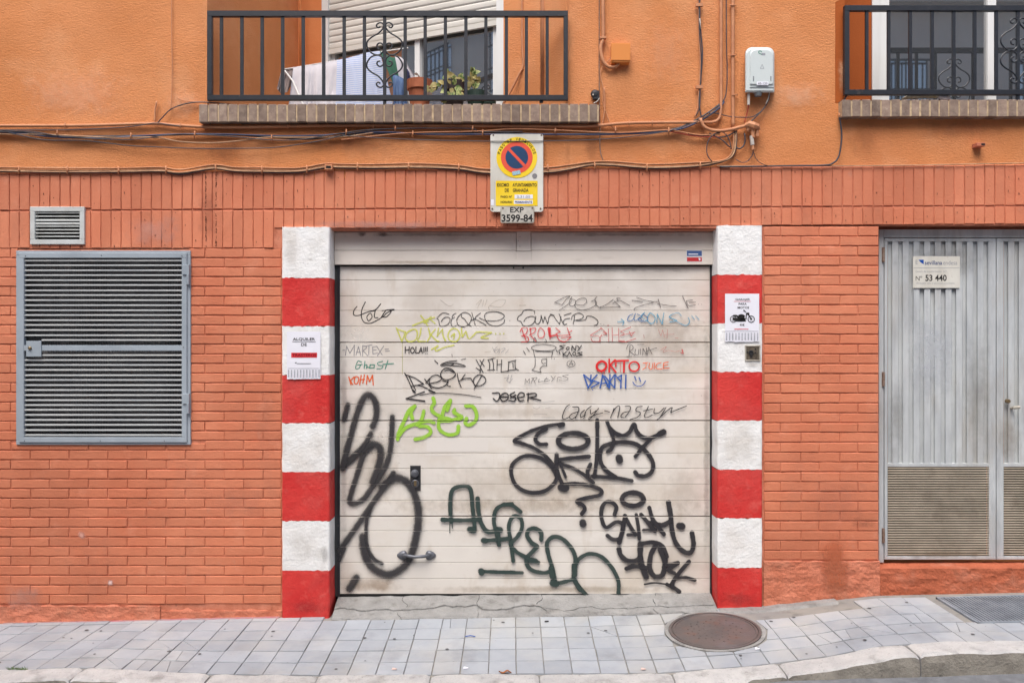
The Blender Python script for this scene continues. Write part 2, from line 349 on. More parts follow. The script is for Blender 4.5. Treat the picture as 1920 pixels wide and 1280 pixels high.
# tiles
MHX, MHD, MHR = wx(1340, .37), .37, .272
PITCH = .1535
def tile(poly, th=.02):
    """poly: [(X,d)] counter-clockwise seen from above"""
    cx = sum(p[0] for p in poly)/len(poly); cd = sum(p[1] for p in poly)/len(poly)
    ti = [R.uniform(-.012,.012), R.uniform(-.012,.012), R.uniform(-.0015,.0015)]
    mb = MB(); top = []; rim = []; bot = []
    for X, d in poly:
        z = gz(X, d)+(X-cx)*ti[0]+(d-cd)*ti[1]+ti[2]
        q = .0025/max(.02, math.hypot(X-cx, d-cd))
        top.append((X+(cx-X)*q, -(d+(cd-d)*q), z)); rim.append((X, -d, z-.0025)); bot.append((X, -d, z-th))
    n = len(poly); mb.add(top+rim+bot, [tuple(range(n))] + [(i, (i+1) % n, n+(i+1) % n, n+i)[::-1] for i in range(n)] + [(n+i, n+(i+1) % n, 2*n+(i+1) % n, 2*n+i)[::-1] for i in range(n)])
    return mk('tile', mb, M['tile'], pav)
def clipcircle(poly):
    out = []
    inside = [math.hypot(x-MHX, d-MHD) < MHR+.028 for x, d in poly]
    if all(inside): return None
    if not any(inside) and math.hypot(sum(p[0] for p in poly)/4-MHX, sum(p[1] for p in poly)/4-MHD) > MHR+.1: return poly
    res = []; n = len(poly)
    dense = []
    for i in range(n):
        a, b = poly[i], poly[(i+1) % n]
        for j in range(6): t = j/6; dense.append((a[0]+(b[0]-a[0])*t, a[1]+(b[1]-a[1])*t))
    for x, d in dense:
        r = math.hypot(x-MHX, d-MHD)
        if r < MHR+.028:
            continue
        res.append((x, d))
    return res if len(res) >= 6 else None
ROWS = [.012,.08,.235,.39,.545,.70,.855]
gx0 = 2.69
for k in range(-23, 23):
    X0 = .023+k*PITCH; X1 = X0+PITCH
    for r in range(6):
        d0, d1 = ROWS[r], ROWS[r+1]
        ar = R.random()
        ax0, ax1 = X0, X1
        if r == 0 and wx(622) < (X0+X1)/2 < wx(1345): continue
        if r == 0 and X0 > wx(1345): continue
        if X1 > gx0-.01 and d1 < .62 and d0 < .56:
            if X0 > gx0-.06: continue
            ax1 = min(X1, gx0-.01)
        if r == 1 and wx(1330) < X0 < wx(1560): continue
        gp = .0024; gd_ = .0044
        poly = [(ax0+gp, d0+gd_), (ax1-gp, d0+gd_), (ax1-gp, d1-gd_), (ax0+gp, d1-gd_)]
        poly = [(x+R.uniform(-.0015,.0015), d+R.uniform(-.0015,.0015)) for x, d in poly]
        q = clipcircle(poly)
        if q is None: continue
        if len(q) > 4: tile(q[::-1]); continue
        q = q[::-1]
        crack = (k in (-13,-14) and r in (3,4,5)) or (k > 8 and r > 0 and R.random() < .22)  or R.random() < .03
        if crack:
            a, b, c, d = q; t, s = R.uniform(.25,.75), R.uniform(.25,.75)
            def lp(u, v, w_): return (u[0]+(v[0]-u[0])*w_, u[1]+(v[1]-u[1])*w_)
            e = .012
            if R.random() < .5:
                m1, m2 = lp(a, b, t), lp(d, c, s); m1b, m2b = lp(a, b, t+e), lp(d, c, s+e)
                tile([a, m1, m2, d]); tile([m1b, b, c, m2b])
            else:
                tile([a, b, lp(b, d, .01)] if False else [a, lp(a, b, .99), lp(d, a, .02)] if False else [a, b, (d[0]+.001, d[1])] if False else [a, lp(a,b,.97), lp(a,d,.97)])
                tile([b, c, d, lp(d, b, .02), lp(d, b, .98)] if False else [lp(b,a,.01), c, lp(d,a,.01)])
        else: tile(q)
# cement margin along wall foot and around the cover
def bumpy(name, x0, x1, d0, d1, nx, nd, h, amp, m, parent, edge=.02, kind=None, fn=None):
    mb = MB()
    for i in range(nx+1):
        for j in range(nd+1):
            X = x0+(x1-x0)*i/nx; d = d0+(d1-d0)*j/nd
            if j == nd: d += edge*noise.noise(Vector((X*9, 3, 0)))
            z = (fn(X, d) if fn else gz(X, d)) + h + amp*noise.noise(Vector((X*12, d*12, 5)))+amp*.5*noise.noise(Vector((X*40, d*40, 5)))
            if j == nd: z -= h+.012
            mb.v.append((X, -d, z))
    for i in range(nx):
        for j in range(nd):
            a = i*(nd+1)+j; mb.f.append((a, a+nd+1, a+nd+2, a+1)); mb.mi.append(0)
    return mk(name, mb, m, parent, kind=kind)
def aprz(X, d):   # from door bottom down to the tiles
    t = min(1, max(0, (d+.16)/.24)); return (.048+.01*(X/1.2))*(1-t)+gz(X, .08)*t
# broken apron slabs with cracks between
apr = thing('garage_apron', (0, 0, -.02), 'cracked grey cement strip sloping from the garage door foot to the pavement tiles', 'threshold')
cuts = [wx(626,0), -.71, -.22, .19, .93, wx(1341,0)]
def crackd(X): return .0+.03*noise.noise(Vector((X*5, 0, 9)))+.022*noise.noise(Vector((X*15, 0, 2)))+ (.02 if X > .3 else 0) - (.02 if -.5 < X < -.2 else 0)
for a, b in zip(cuts, cuts[1:]):
    for part in (0, 1):
        mb = MB(); nx = int((b-a)/.03)+1; nd = 7
        dt = R.uniform(-.003,.003)
        for i in range(nx+1):
            X = a+(b-a)*i/nx
            X = min(max(X, a+.0012), b-.0012)
            cd = crackd(X)
            lo_, hi_ = (-.16, cd-.0025) if part == 0 else (cd+.0025, .078)
            for j in range(nd+1):
                d = lo_+(hi_-lo_)*j/nd
                e_ = (X-a)/(b-a); X_ = X + (1-e_ if a > -1.1 else 0)*.05*noise.noise(Vector((a*31, d*14, 0)))+(e_ if b < 1.1 else 0)*.05*noise.noise(Vector((b*31, d*14, 0)))
                z = aprz(X, d)+.006+(.005 if part == 0 else 0)+dt+.006*noise.noise(Vector((X*9, d*12, 5)))+.003*noise.noise(Vector((X*50, d*50, 5)))
                if part == 1 and j == nd: z -= .008
                mb.v.append((X_, -d-(.012*noise.noise(Vector((X*11,1,1))) if part == 1 and j == nd else 0), z))
            mb.v.append((X, -hi_, aprz(X, hi_)-.03))
        m_ = nd+2
        for i in range(nx):
            for j in range(m_-1):
                q = i*m_+j; mb.f.append((q, q+m_, q+m_+1, q+1)); mb.mi.append(0)
        mk('cement_slab', mb, M['concrete'], apr)
mb = MB(); mb.box(cuts[0], cuts[-1], -.07, .16, -.2, -.045); mk('cement_bed', mb, M['black'], apr)
bumpy('cement_margin', wx(1345), wx(1562), .0, .1, 50, 5, .004, .004, M['concrete'], pav, .03)
# kerb
kb = bpy.data.objects.new('kerb', None); link(kb, None, Vector((0,-.95,-.1))); tag(kb, kind='structure')
kj = [-6.0,-4.6,-3.9]+[wx(p, .95) for p in (0-60,143,385,590,805,1012,1265,1468,1712,1960)]+[4.2,5.1,6]
for i, (a, b) in enumerate(zip(kj, kj[1:])):
    mb = MB(); nx = max(3, int((b-a)/.02)); sec = 9
    hh = R.uniform(-.004,.004)
    for q in range(nx+1):
        X = a+.004+(b-a-.008)*q/nx
        e = min(q, nx-q)/nx*(b-a); rd = .012*math.exp(-e/.012)
        zt = interp(KERBB, X)+.006+hh-rd; zr = interp(ROADZ, X)-.05
        wob = lambda t: .009*noise.noise(Vector((X*7, t, i*3.1)))+.003*noise.noise(Vector((X*30, t*3, i)))
        drop = .012 if wx(640,.95) < X < wx(1400,.95) else 0
        prof = [(.864+.004*noise.noise(Vector((X*20,0,1))), zt-.03), (.868, zt-.006), (.876, zt), (.92, zt-.001), (.97, zt-.001-drop*.5), (1.012+wob(1), zt-.003-drop), (1.026+wob(2), zt-.012-drop), (1.032+wob(3), zt-.05), (1.038+wob(4), min(zr, zt-.08))]
        for t, (d, z) in enumerate(prof): mb.v.append((X, -d, z+wob(t+7)*.7))
    for q in range(nx):
        for t in range(sec-1):
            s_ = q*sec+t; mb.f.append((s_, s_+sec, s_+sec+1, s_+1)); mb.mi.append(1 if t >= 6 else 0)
    mb.f.append(tuple(range(sec))); mb.mi.append(0); mb.f.append(tuple(nx*sec+t for t in range(sec))); mb.mi.append(0)
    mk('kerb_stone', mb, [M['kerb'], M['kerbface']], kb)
bumpy('cement_bed', -5, 5, .845, 1.0, 300, 4, -.012, .004, M['concrete'], kb, 0)
# manhole cover
zt = gz(MHX, MHD)
slope = math.atan2(gz(MHX, MHD-.25)-gz(MHX, MHD+.25), .5); side = math.atan2(gz(MHX+.25, MHD)-gz(MHX-.25, MHD), .5)
mh = thing('manhole_cover', (MHX, -MHD, zt), 'round brown cast iron cover set in the pavement in front of the right striped pillar', 'manhole cover')
def tilt(o):
    m_ = Matrix.Translation((MHX,-MHD,zt+.004)) @ Matrix.Rotation(slope, 4, 'X') @ Matrix.Rotation(-side, 4, 'Y') @ Matrix.Translation((-MHX,MHD,-zt))
    o.matrix_parent_inverse = Matrix.Translation(-W[mh.name]) @ m_
c0 = (MHX, -MHD, zt)
a = mk('cement_collar', MB().lathe(c0, [(.24,-.02),(MHR+.026,-.02),(MHR+.026,.0005),(MHR+.006,.002),(MHR,-.003),(.24,-.005)], 48), M['concrete'], mh, label='pale cement ring around the cover'); tilt(a)
a = mk('frame_ring', MB().lathe(c0, [(.23,-.02),(MHR,-.02),(MHR,.004),(MHR-.016,.005),(MHR-.018,-.004),(.23,-.004)], 48), M['manhole'], mh); tilt(a)
a = mk('lid', MB().lathe(c0, [(.2,-.02),(MHR-.022,-.02),(MHR-.022,.003),(MHR-.034,.006),(MHR-.037,.001),(.1,.003),(.02,.004)], 48), M['manhole'], mh, smooth=False); tilt(a)
mb = MB()
for i in range(60):
    t = i*2.399; r = .022*math.sqrt(i); 
    if r < .2: mb.cyl((MHX+r*math.cos(t), -MHD+r*math.sin(t), zt+.002), (MHX+r*math.cos(t), -MHD+r*math.sin(t), zt+.0045), .006, 6)
a = mk('lid_studs', mb, M['manhole'], mh, kind='stuff'); tilt(a)
# drain grate at right
gr = thing('drain_grate', (3.2,-.33,gz(3.2,.33)), 'blue grey steel drain grate in the pavement below the metal double door', 'grate')
mb = MB(); X = gx0+.015
for a_, b_, c_, d_ in ((gx0, gx0+.018, .10, .57), (gx0, 4.2, .10, .115), (gx0, 4.2, .555, .57), (4.182, 4.2, .1, .57)):
    vs = [(a_,-c_),(b_,-c_),(b_,-d_),(a_,-d_)]
    top = [(x, y, gz(x,-y)+.004) for x, y in vs]; bt = [(x, y, z-.03) for x, y, z in top]
    mb.add(top+bt, [(0,3,2,1),(0,1,5,4),(1,2,6,5),(2,3,7,6),(3,0,4,7)])
mk('frame', mb, M['grate'], gr)
mb = MB()
x = gx0+.024
while x < 4.18:
    z0, z1 = gz(x,.11), gz(x,.56)
    mb.add([(x,-.113,z0+.003),(x+.009,-.113,z0+.003),(x+.009,-.556,z1+.003),(x,-.556,z1+.003),(x,-.113,z0-.025),(x+.009,-.113,z0-.025),(x+.009,-.556,z1-.025),(x,-.556,z1-.025)],
           [(0,1,2,3),(0,3,7,4),(1,5,6,2),(0,4,5,1),(3,2,6,7)]); x += .0215
mk('grate_bars', mb, M['grate'], gr, kind='stuff')
mb = MB(); mb.add([(gx0,-.1,gz(gx0,.1)-.022),(4.2,-.1,gz(4.2,.1)-.022),(4.2,-.57,gz(4.2,.57)-.022),(gx0,-.57,gz(gx0,.57)-.022)], [(0,1,2,3)]); mk('drain_pit', mb, M['railblack'], gr)

# ---------------- brick walls ----------------
WIN = (33, 355, 473, 831); VENT = (59, 155, 390, 455)
def brickmesh(L, H, T=.05, seed=0):
    r = random.Random(seed); mb = MB(); c = .0032
    ns, nh = (4, 1) if L > H else (1, 4)
    pts = []
    for i in range(ns): pts.append((-L/2+L*i/ns, -H/2))
    for i in range(nh): pts.append((L/2, -H/2+H*i/nh))
    for i in range(ns): pts.append((L/2-L*i/ns, H/2))
    for i in range(nh): pts.append((-L/2, H/2-H*i/nh))
    j = .0015
    out = [(x+r.uniform(-j,j), z+r.uniform(-j,j)) for x, z in pts]
    inn = [(x-math.copysign(c, x)+r.uniform(-j,j)*.7 if abs(abs(x)-L/2) < 1e-6 else x, z-math.copysign(c, z)+r.uniform(-j,j)*.7 if abs(abs(z)-H/2) < 1e-6 else z) for x, z in pts]
    n = len(pts)
    mb.add([(x, 0+r.uniform(-.0006,.0006), z) for x, z in inn]+[(x, .0034, z) for x, z in out]+[(x, T, z) for x, z in out],
           [tuple(range(n))]+[(i, n+i, n+(i+1) % n, (i+1) % n) for i in range(n)]+[(n+i, 2*n+i, 2*n+(i+1) % n, n+(i+1) % n) for i in range(n)])
    me = bpy.data.meshes.new('brick'); me.from_pydata(mb.v, [], mb.f); me.materials.append(M['brick'])
    bm = bmesh.new(); bm.from_mesh(me); bmesh.ops.recalc_face_normals(bm, faces=bm.faces); bm.to_mesh(me); bm.free()
    me['L'] = L; me['H'] = H; return me
SH = [brickmesh(69.6/290, 15.2/290, seed=i) for i in range(8)]
SV = [brickmesh(16.6/290, 66/290, seed=20+i) for i in range(8)]
def brick(x0, x1, y0, y1, parent, pool, mtl=None, out=0.0, stuff=None):
    me = R.choice(pool); cx, cy = (x0+x1)/2, (y0+y1)/2
    o_ = R.uniform(-.0016, .0016)+out
    sx, sz = (x1-x0)/290/me['L'], (y1-y0)/290/me['H']
    loc = Vector((wx(cx), -o_, wz(cy))); rot = R.uniform(-.0035,.0035)
    if stuff is not None:
        stuff.add([(loc[0]+v.co.x*sx, loc[1]+v.co.y, loc[2]+v.co.z*sz) for v in me.vertices], [tuple(p.vertices) for p in me.polygons]); return
    ob = bpy.data.objects.new('brick', me); link(ob, parent, loc)
    ob.scale = (sx, 1, sz); ob.rotation_euler = (R.uniform(-.01,.01), rot, R.uniform(-.006,.006))
def cutrect(x0, x1, y0, y1, holes):
    rs = [(x0, x1, y0, y1)]
    for hx0, hx1, hy0, hy1 in holes:
        nr = []
        for a, b, c, d in rs:
            if b <= hx0 or a >= hx1 or d <= hy0 or c >= hy1: nr.append((a,b,c,d)); continue
            ov = min(d, hy1)-max(c, hy0)
            if ov < .45*(d-c):
                if c < hy0: nr.append((a, b, c, hy0))
                else: nr.append((a, b, hy1, d))
                continue
            if a < hx0-4: nr.append((a, hx0, c, d))
            if b > hx1+4: nr.append((hx1, b, c, d))
            if d > hy1+8: nr.append((max(a,hx0), min(b,hx1), hy1, d))
            if c < hy0-8: nr.append((max(a,hx0), min(b,hx1), c, hy0))
        rs = nr
    return [q for q in rs if q[1]-q[0] > 5 and q[3]-q[2] > 4]
def stretch_wall(parent, xa, xb, ytop, pitch, n, ph0, ph1, holes, stuff, vis0, vis1, ybot=None):
    for kx in range(n):
        y0 = ytop+kx*pitch+.9; y1 = y0+pitch-2.0
        yj = R.uniform(-.3,.3)
        ph = ph0 if kx % 2 == 0 else ph1
        x = ph-72.8*40
        while x < xb:
            a, b = max(x+.5, xa), min(x+72.8-.5, xb)
            x += 72.8
            if b-a < 5: continue
            a += R.uniform(-.6,.6); b += R.uniform(-.6,.6)
            for q in cutrect(a, b, y0+yj+R.uniform(-.25,.25), y1+yj+R.uniform(-.25,.25), holes):
                if ybot and q[2] > ybot((q[0]+q[1])/2): continue
                vis = q[1] > vis0 and q[0] < vis1
                brick(*q, parent, SH, stuff=None if vis else stuff)
BK = -.0064
lw = thing('brick_wall', P(264,1160), 'terracotta painted brick wall holding the louvred window, left of the garage', 'wall')
mb = MB()
XL = -6
for a, b, c, d in ((XL, wx(WIN[0]), -.3, wz(466)), (wx(WIN[0]), wx(WIN[1]), -.3, wz(WIN[3])), (wx(WIN[1]), wx(531), -.3, wz(466)), (wx(WIN[0]), wx(WIN[1]), wz(WIN[2]), wz(466))):
    mb.box(a, b, -BK, .3, c, d)
mk('mortar', mb, M['mortar'], lw)
st = MB(); stretch_wall(lw, -1750, 527, 465.3, 18.03, 37, 20, 56.5, [WIN], st, 0, 1920)
mk('brick_courses', st, M['brick'], lw, kind='stuff')
rw = thing('brick_wall', P(1540,1120), 'terracotta painted brick wall between the right striped pillar and the metal door', 'wall')
mb = MB(); mb.box(wx(1428), wx(1648), -BK, .3, -.25, wz(424)); mk('mortar', mb, M['mortar'], rw)
st = MB(); stretch_wall(rw, 1433, 1647, 424.5, 18.4, 34, 1463-72.8, 1502-72.8, [], st, 0, 1920)
# band over everything
bd = thing('brick_band', P(960,430), 'band of upright terracotta painted bricks running above the garage and the metal door', 'brick band')
ttop = lambda x: 325-x*.0085; tmid = lambda x: 395.5-x*.005; tbot = lambda x: 431-x*.006
mb = MB()
Yb = -BK
for a, b in ((-1750, VENT[0]), (VENT[1], 2760)):
    mb.box(wx(a), wx(b), Yb, .3, wz(467) if b < 500 else wz(415), wz(ttop(max(0,min(a,1920))))) if b < 500 else None
mb.box(wx(VENT[1]), wx(530), Yb, .3, wz(467), wz(322)); mb.box(wx(VENT[0]), wx(VENT[1]), Yb, .3, wz(467), wz(VENT[3])); mb.box(wx(VENT[0]), wx(VENT[1]), Yb, .3, wz(VENT[2]), wz(324))
mb.box(wx(530), wx(1430), Yb, .15, wz(427.5), wz(319)); mb.box(wx(1430), wx(2760), Yb, .3, wz(421.5), wz(312))
mk('mortar', mb, M['mortar'], bd)
st = MB(); x = -1735.0; i = 0
while x < 2760:
    pit = 19.05; a, b = x+.5+R.uniform(-.4,.4), x+pit-.5+R.uniform(-.4,.4); xc = max(0, min(1920, (a+b)/2)); vis = b > 0 and a < 1920
    for (c, d) in ((ttop(xc), tmid(xc)-1.2), (tmid(xc)+1.4, 465.0 if b < 530 else tbot(xc)-.5)):
        if vis and 920 < a and b < 1016 and c < 380 and False: continue
        for q in cutrect(a, b, c+R.uniform(-.4,.4), d+R.uniform(-.5,.5), [VENT]):
            brick(*q, bd, SV, out=.001, stuff=None if vis else st)
    x += pit
mk('brick_courses', st, M['brick'], bd, kind='stuff')
# rough plaster
def vpatch(name, x0, x1, y0, y1, o, amp, m, parent, nx, ny, ragged=4, sides=False, label=None, seed=0, flare=0):
    mb = MB()
    for i in range(nx+1):
        for j in range(ny+1):
            px = x0+(x1-x0)*i/nx; py0 = y0(px) if callable(y0) else y0; py1 = y1(px) if callable(y1) else y1
            py = py0+(py1-py0)*j/ny
            if j == 0: py += ragged*noise.noise(Vector((px*.05, seed, 0)))
            if sides and i in (0, nx): px += ragged*noise.noise(Vector((py*.06, seed, 4)))
            oo = o+amp*(noise.noise(Vector((px*.045, py*.07, seed)))+.5*noise.noise(Vector((px*.13, py*.2, seed+3))))+flare*(j/ny)**2
            if j == 0 or (sides and i in (0, nx)): oo = -.012
            mb.v.append(tuple(P(px, py, oo)))
    for i in range(nx):
        for j in range(ny):
            a = i*(ny+1)+j; mb.f.append((a, a+ny+1, a+ny+2, a+1)); mb.mi.append(0)
    return mk(name, mb, m, parent, label=label)
vpatch('plaster_foot', -300, 300, 1133, 1180, .006, .007, M['plaster'], lw, 160, 14, 10, flare=.02)
vpatch('plaster_foot', 300, 528, 1142, 1172, .003, .005, M['plaster'], lw, 70, 10, 12, flare=.008, seed=4)
vpatch('plaster_foot', 1432, 1650, 1050, 1150, .006, .006, M['plaster'], rw, 80, 34, 5, flare=.01, seed=2)
STAINS = [(lw, 200, 214, 1085, 1098, srgb(226,196,188), .9, .8, 'white chip in the paint', .0045), (lw, 144, 162, 994, 1010, srgb(214,164,148), .8, .8, 'pale chip in the paint', .0045), (rw, 1535, 1594, 1000, 1128, srgb(184,100,66), .65, .6, 'rust brown daubed patch', .017), (rw, 1500, 1640, 880, 1000, srgb(160,112,98), .14, .9, 'grey scuffed area', .0035), (rw, 1590, 1650, 965, 995, srgb(110,76,62), .2, .8, 'dark scuff', .0035), (lw, 380, 525, 900, 980, srgb(170,120,104), .14, .9, 'greyish scuffed area', .0035), (lw, 0, 90, 1090, 1150, srgb(196,150,134), .4, .9, 'worn pale area', .01), (bd, 370, 410, 330, 462, srgb(150,86,66), .25, .8, 'dark rough repair streak', .0035), (bd, 230, 350, 400, 466, srgb(214,170,156), .3, .9, 'chalky pale stain', .0035), (bd, 540, 900, 412, 430, srgb(190,150,140), .45, .9, 'chalky pale stain along the lower edge', .004)]
# paint drips and pink overspray at the wall foot on pavement
bumpy('red_paint_smear', wx(10), wx(525), .0, .035, 200, 3, .003, .0015, mat('faded_pink_red_paint', srgb(190,120,126,.8), srgb(196,180,176,.6), ns=9, rough=.9, bump=.5), pav, .03)


# step under metal door
stp = thing('door_step', P(1860,1110), 'rough terracotta plastered step under the metal double door', 'step')
mb = MB(); nx = 150; ny = 16
for i in range(nx+1):
    for j in range(ny+1):
        px = 1649+(2400-1649)*i/nx
        t = j/ny
        if t < .3: o_ = -.13+(.135)*(t/.3); z = wz(1056-(px-1650)*.004, -.09)-.012*(t/.3)
        else: u = (t-.3)/.7; o_ = .005+.008*u; z = wz(1064,0)+(gz(wx(px),0)-.02-wz(1064,0))*u
        nn = .006*(noise.noise(Vector((px*.04, j*.4, 0)))+.6*noise.noise(Vector((px*.13, j*.9, 3))))
        if .3 <= t: o_ += nn
        mb.v.append((wx(px), -o_, z+nn*.7))
for i in range(nx):
    for j in range(ny):
        a = i*(ny+1)+j; mb.f.append((a, a+ny+1, a+ny+2, a+1)); mb.mi.append(0)
mk('step_block', mb, mat('brown_terracotta_plaster', srgb(190,106,76,k if isinstance(k,float) else .93), srgb(170,92,64,.93), ns=5, rough=.9, bump=1, bs=50, bd=.009, dirt=[(srgb(204,142,118,.93), 4, .52, .7, .6),(srgb(120,76,54,.93),14,.58,.74,.6)]), stp)

# ---------------- stucco wall ----------------
sw = thing('stucco_wall', P(960,320), 'orange stucco upper wall with the two balcony recesses above the bricks', 'wall')
ZT = 6.6
H1 = (wx(388), wx(1064), wz(197), 6.4); H2 = (wx(1584), 5.2, wz(187), 6.4)
mb = MB(); so = -.008
xsv = sorted(set([-6,-5,-4]+[round(-3.9+.03*i,3) for i in range(261)]+[H1[0],H1[1],H2[0],H2[1],6])); zsv = sorted(set([round(2.78+.03*i,3) for i in range(46)]+[H1[2],H2[2],4.5,5.1,6.4,ZT]))
idx = {}
for i, x in enumerate(xsv):
    for j, z in enumerate(zsv):
        u = .006*noise.noise(Vector((x*1.3, z*2.2, 0)))+.003*noise.noise(Vector((x*4, z*6, 3)))
        hole_edge = any(abs(x-q) < .001 for q in (H1[0],H1[1],H2[0]))
        idx[i, j] = len(mb.v); mb.v.append((x, -so-u*(.3 if hole_edge else 1), z))
for i in range(len(xsv)-1):
    for j in range(len(zsv)-1):
        cx, cz = (xsv[i]+xsv[i+1])/2, (zsv[j]+zsv[j+1])/2
        if any(h[0] < cx < h[1] and h[2] < cz < h[3] for h in (H1, H2)): continue
        mb.f.append((idx[i,j], idx[i+1,j], idx[i+1,j+1], idx[i,j+1])); mb.mi.append(0)
mk('stucco_face', mb, M['stucco'], sw, smooth=True)
def wallquad(name, a, b, z0, z1, m, t=.06, parent=None):
    """vertical wall between plan points a and b (thickness away from viewer)"""
    a, b = Vector((a[0], a[1], 0)), Vector((b[0], b[1], 0)); d_ = (b-a).normalized(); nrm = Vector((-d_.y, d_.x, 0))*t
    mb = MB(); p = [a, b, b+nrm, a+nrm]
    mb.add([(q.x, q.y, z0) for q in p]+[(q.x, q.y, z1) for q in p], [(0,1,2,3),(4,5,6,7),(0,1,5,4),(1,2,6,5),(2,3,7,6),(3,0,4,7)])
    return mk(name, mb, m, parent)
def pl(px, dep): return (wx(px, D-dep), dep-D)      # plan point seen at photo column px at distance dep
c1 = pl(559, 6.45); wl = pl(603, 6.39); wr = pl(944, 5.75); c2 = pl(1018, 5.6)
e1 = (H1[0], .004); e2 = (H1[1], .004)
zf = H1[2]-.02
wallquad('recess_side', e1, c1, zf, 6.42, M['stucco'], parent=sw)
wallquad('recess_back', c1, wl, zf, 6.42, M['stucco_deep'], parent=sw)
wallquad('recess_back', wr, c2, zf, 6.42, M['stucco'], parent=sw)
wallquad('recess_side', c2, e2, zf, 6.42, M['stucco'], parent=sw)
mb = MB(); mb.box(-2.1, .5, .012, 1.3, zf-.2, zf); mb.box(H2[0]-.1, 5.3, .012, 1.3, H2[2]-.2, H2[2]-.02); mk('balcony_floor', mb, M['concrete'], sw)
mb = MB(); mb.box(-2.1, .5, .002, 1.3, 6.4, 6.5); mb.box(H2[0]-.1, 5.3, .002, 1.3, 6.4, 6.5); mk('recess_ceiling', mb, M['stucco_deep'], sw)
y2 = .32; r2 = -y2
wallquad('recess_side', (H2[0], .004), (H2[0]+.01, y2), H2[2]-.02, 6.42, M['stucco_shaded'], t=-.05, parent=sw) if False else wallquad('recess_side', (H2[0], .004), (H2[0], y2+.05), H2[2]-.02, 6.42, M['stucco_shaded'], parent=sw)
wallquad('recess_back', (H2[0], y2), (wx(1634,-y2), y2), H2[2]-.02, 6.42, M['stucco_shaded'], parent=sw)
# building mass behind
mb = MB(); mb.box(-6, 6, 1.4, 1.5, -.9, ZT); mb.box(-6, 6, .31, 1.4, 2.7, 2.78); mb.box(-6,6,.02,1.5,ZT,ZT+.1); mk('building_core', mb, M['stucco_deep'], sw)
sp0 = mk('drain_spout', MB().prect(1832, 1848, 267.5, 274, .05, .06), M['mortar'], sw, label='short square spout'); mk('spout_hollow_shade', MB().prect(1840, 1847, 269, 272.8, .0505, .002, .0002), M['black'], sp0)  # black patch on a solid end, painted as the spout's shaded inside
tb_ = mk('square_tube_end', MB().prect(608.5, 623, 308.5, 318, .045, .06), M['pipe'], sw); mk('tube_hollow_shade', MB().prect(611, 620.5, 311, 315.8, .0455, .002, .0002), M['black'], tb_)  # tube is solid; the shade of its hollow is a flat black plate

# sill bricks
def sill(x0, x1, y0, y1, label, xs_end):
    t = thing('brick_sill', P((x0+min(x1,1920))/2, y1), label, 'window sill', 'brick sills under the balcony recesses')
    o = .055
    mb = MB(); mb.box(wx(x0+1,o), wx(x1-1,o), -o+.003, .12, wz(y1-1.2,o), wz(y0+2,o)); mk('mortar', mb, M['sillmortar'], t)
    x = x0; pitch = 18.25
    while x < x1-5:
        pv = pitch*R.uniform(.95,1.05); a, b = x+1.3, min(x+pv-1.3, x1)
        mb = MB(); dx = R.uniform(-.5,.5); oo = o+R.uniform(-.003,.003)
        yy0 = y0+R.uniform(-.6,.8); yy1 = y1+R.uniform(-.9,.6)
        mb.cbox(wx(a,oo), wx(b,oo), -oo, .1, wz(yy1,oo), wz(yy0,oo), .003)
        mk('brick', mb, M['sill'], t); x += pv
sill(372, 1124, 195, 229, 'long weathered brick sill under the balcony hung with laundry', 0)
sill(1578, 2300, 187, 219, 'weathered brick sill under the balcony at the right edge of the photo', 0)
# ---------------- striped pillars ----------------
def pillar(x0, x1, ys, inner, label, seed):
    t = thing('striped_pillar', P((x0+x1)/2, ys[-1]), label, 'pillar', 'red and white striped garage pillars')
    o = .022
    xa, xb = wx(x0,o), wx(x1,o)
    for i, (a, b) in enumerate(zip(ys, ys[1:])):
        mb = MB(); z1, z0 = wz(a,o), wz(b,o)
        if i == len(ys)-2: z0 -= .03
        # cross-section: outer side, front, inner side (going back to the door)
        prof = []
        r = .012
        side = -1 if inner == 'right' else 1
        L, Rr = (xa, xb)
        back_l, back_r = (.02, .16) if inner == 'right' else (.16, .02)
        n = 26
        prof.append((L, back_l)); prof += [(L, back_l*.5), (L, .005)]
        prof.append((L+.001, -o+r)); prof.append((L+.004, -o+.004))
        for q in range(n+1): prof.append((L+r+(Rr-L-2*r)*q/n, -o))
        prof.append((Rr-.004, -o+.004)); prof.append((Rr-.001, -o+r)); prof += [(Rr, .005), (Rr, back_r*.5), (Rr, back_r)]
        nz_ = int((z1-z0)/.012)
        for j in range(nz_+1):
            z = z0+(z1-z0)*j/nz_
            for q, (x, y) in enumerate(prof):
                nn = .0022*noise.noise(Vector((x*14, z*14, seed)))+.001*noise.noise(Vector((x*45, z*60, seed)))
                ee = .003*noise.noise(Vector((z*9, seed*3, 2 if q < 5 else 9)))
                mb.v.append((x+(ee if (q < 6 or q > len(prof)-7) else 0), y-(nn if y < .01 else 0), z + (.009*noise.noise(Vector((x*30, i if j == 0 else i+1, seed))) if j in (0, nz_) else 0)))
        m_ = len(prof)
        for j in range(nz_):
            for q in range(m_-1):
                s_ = j*m_+q; mb.f.append((s_, s_+1, s_+m_+1, s_+m_)); mb.mi.append(0)
        if i == 0: mb.f.append(tuple(nz_*m_+q for q in range(m_))); mb.mi.append(0)
        mk('white_band' if i % 2 == 0 else 'red_band', mb, M['white'] if i % 2 == 0 else M['red'], t)
    return t
pL = pillar(528, 618.5, [426,521,611.5,703,793,884.5,976,1069,1157], 'right', 'left red and white striped pillar carrying the storage flyer, beside the garage door', 1)
pR = pillar(1345, 1430, [423,515,606,697,788,880,971,1064,1138], 'left', 'right red and white striped pillar carrying the motorbike flyer and the key switch', 5)

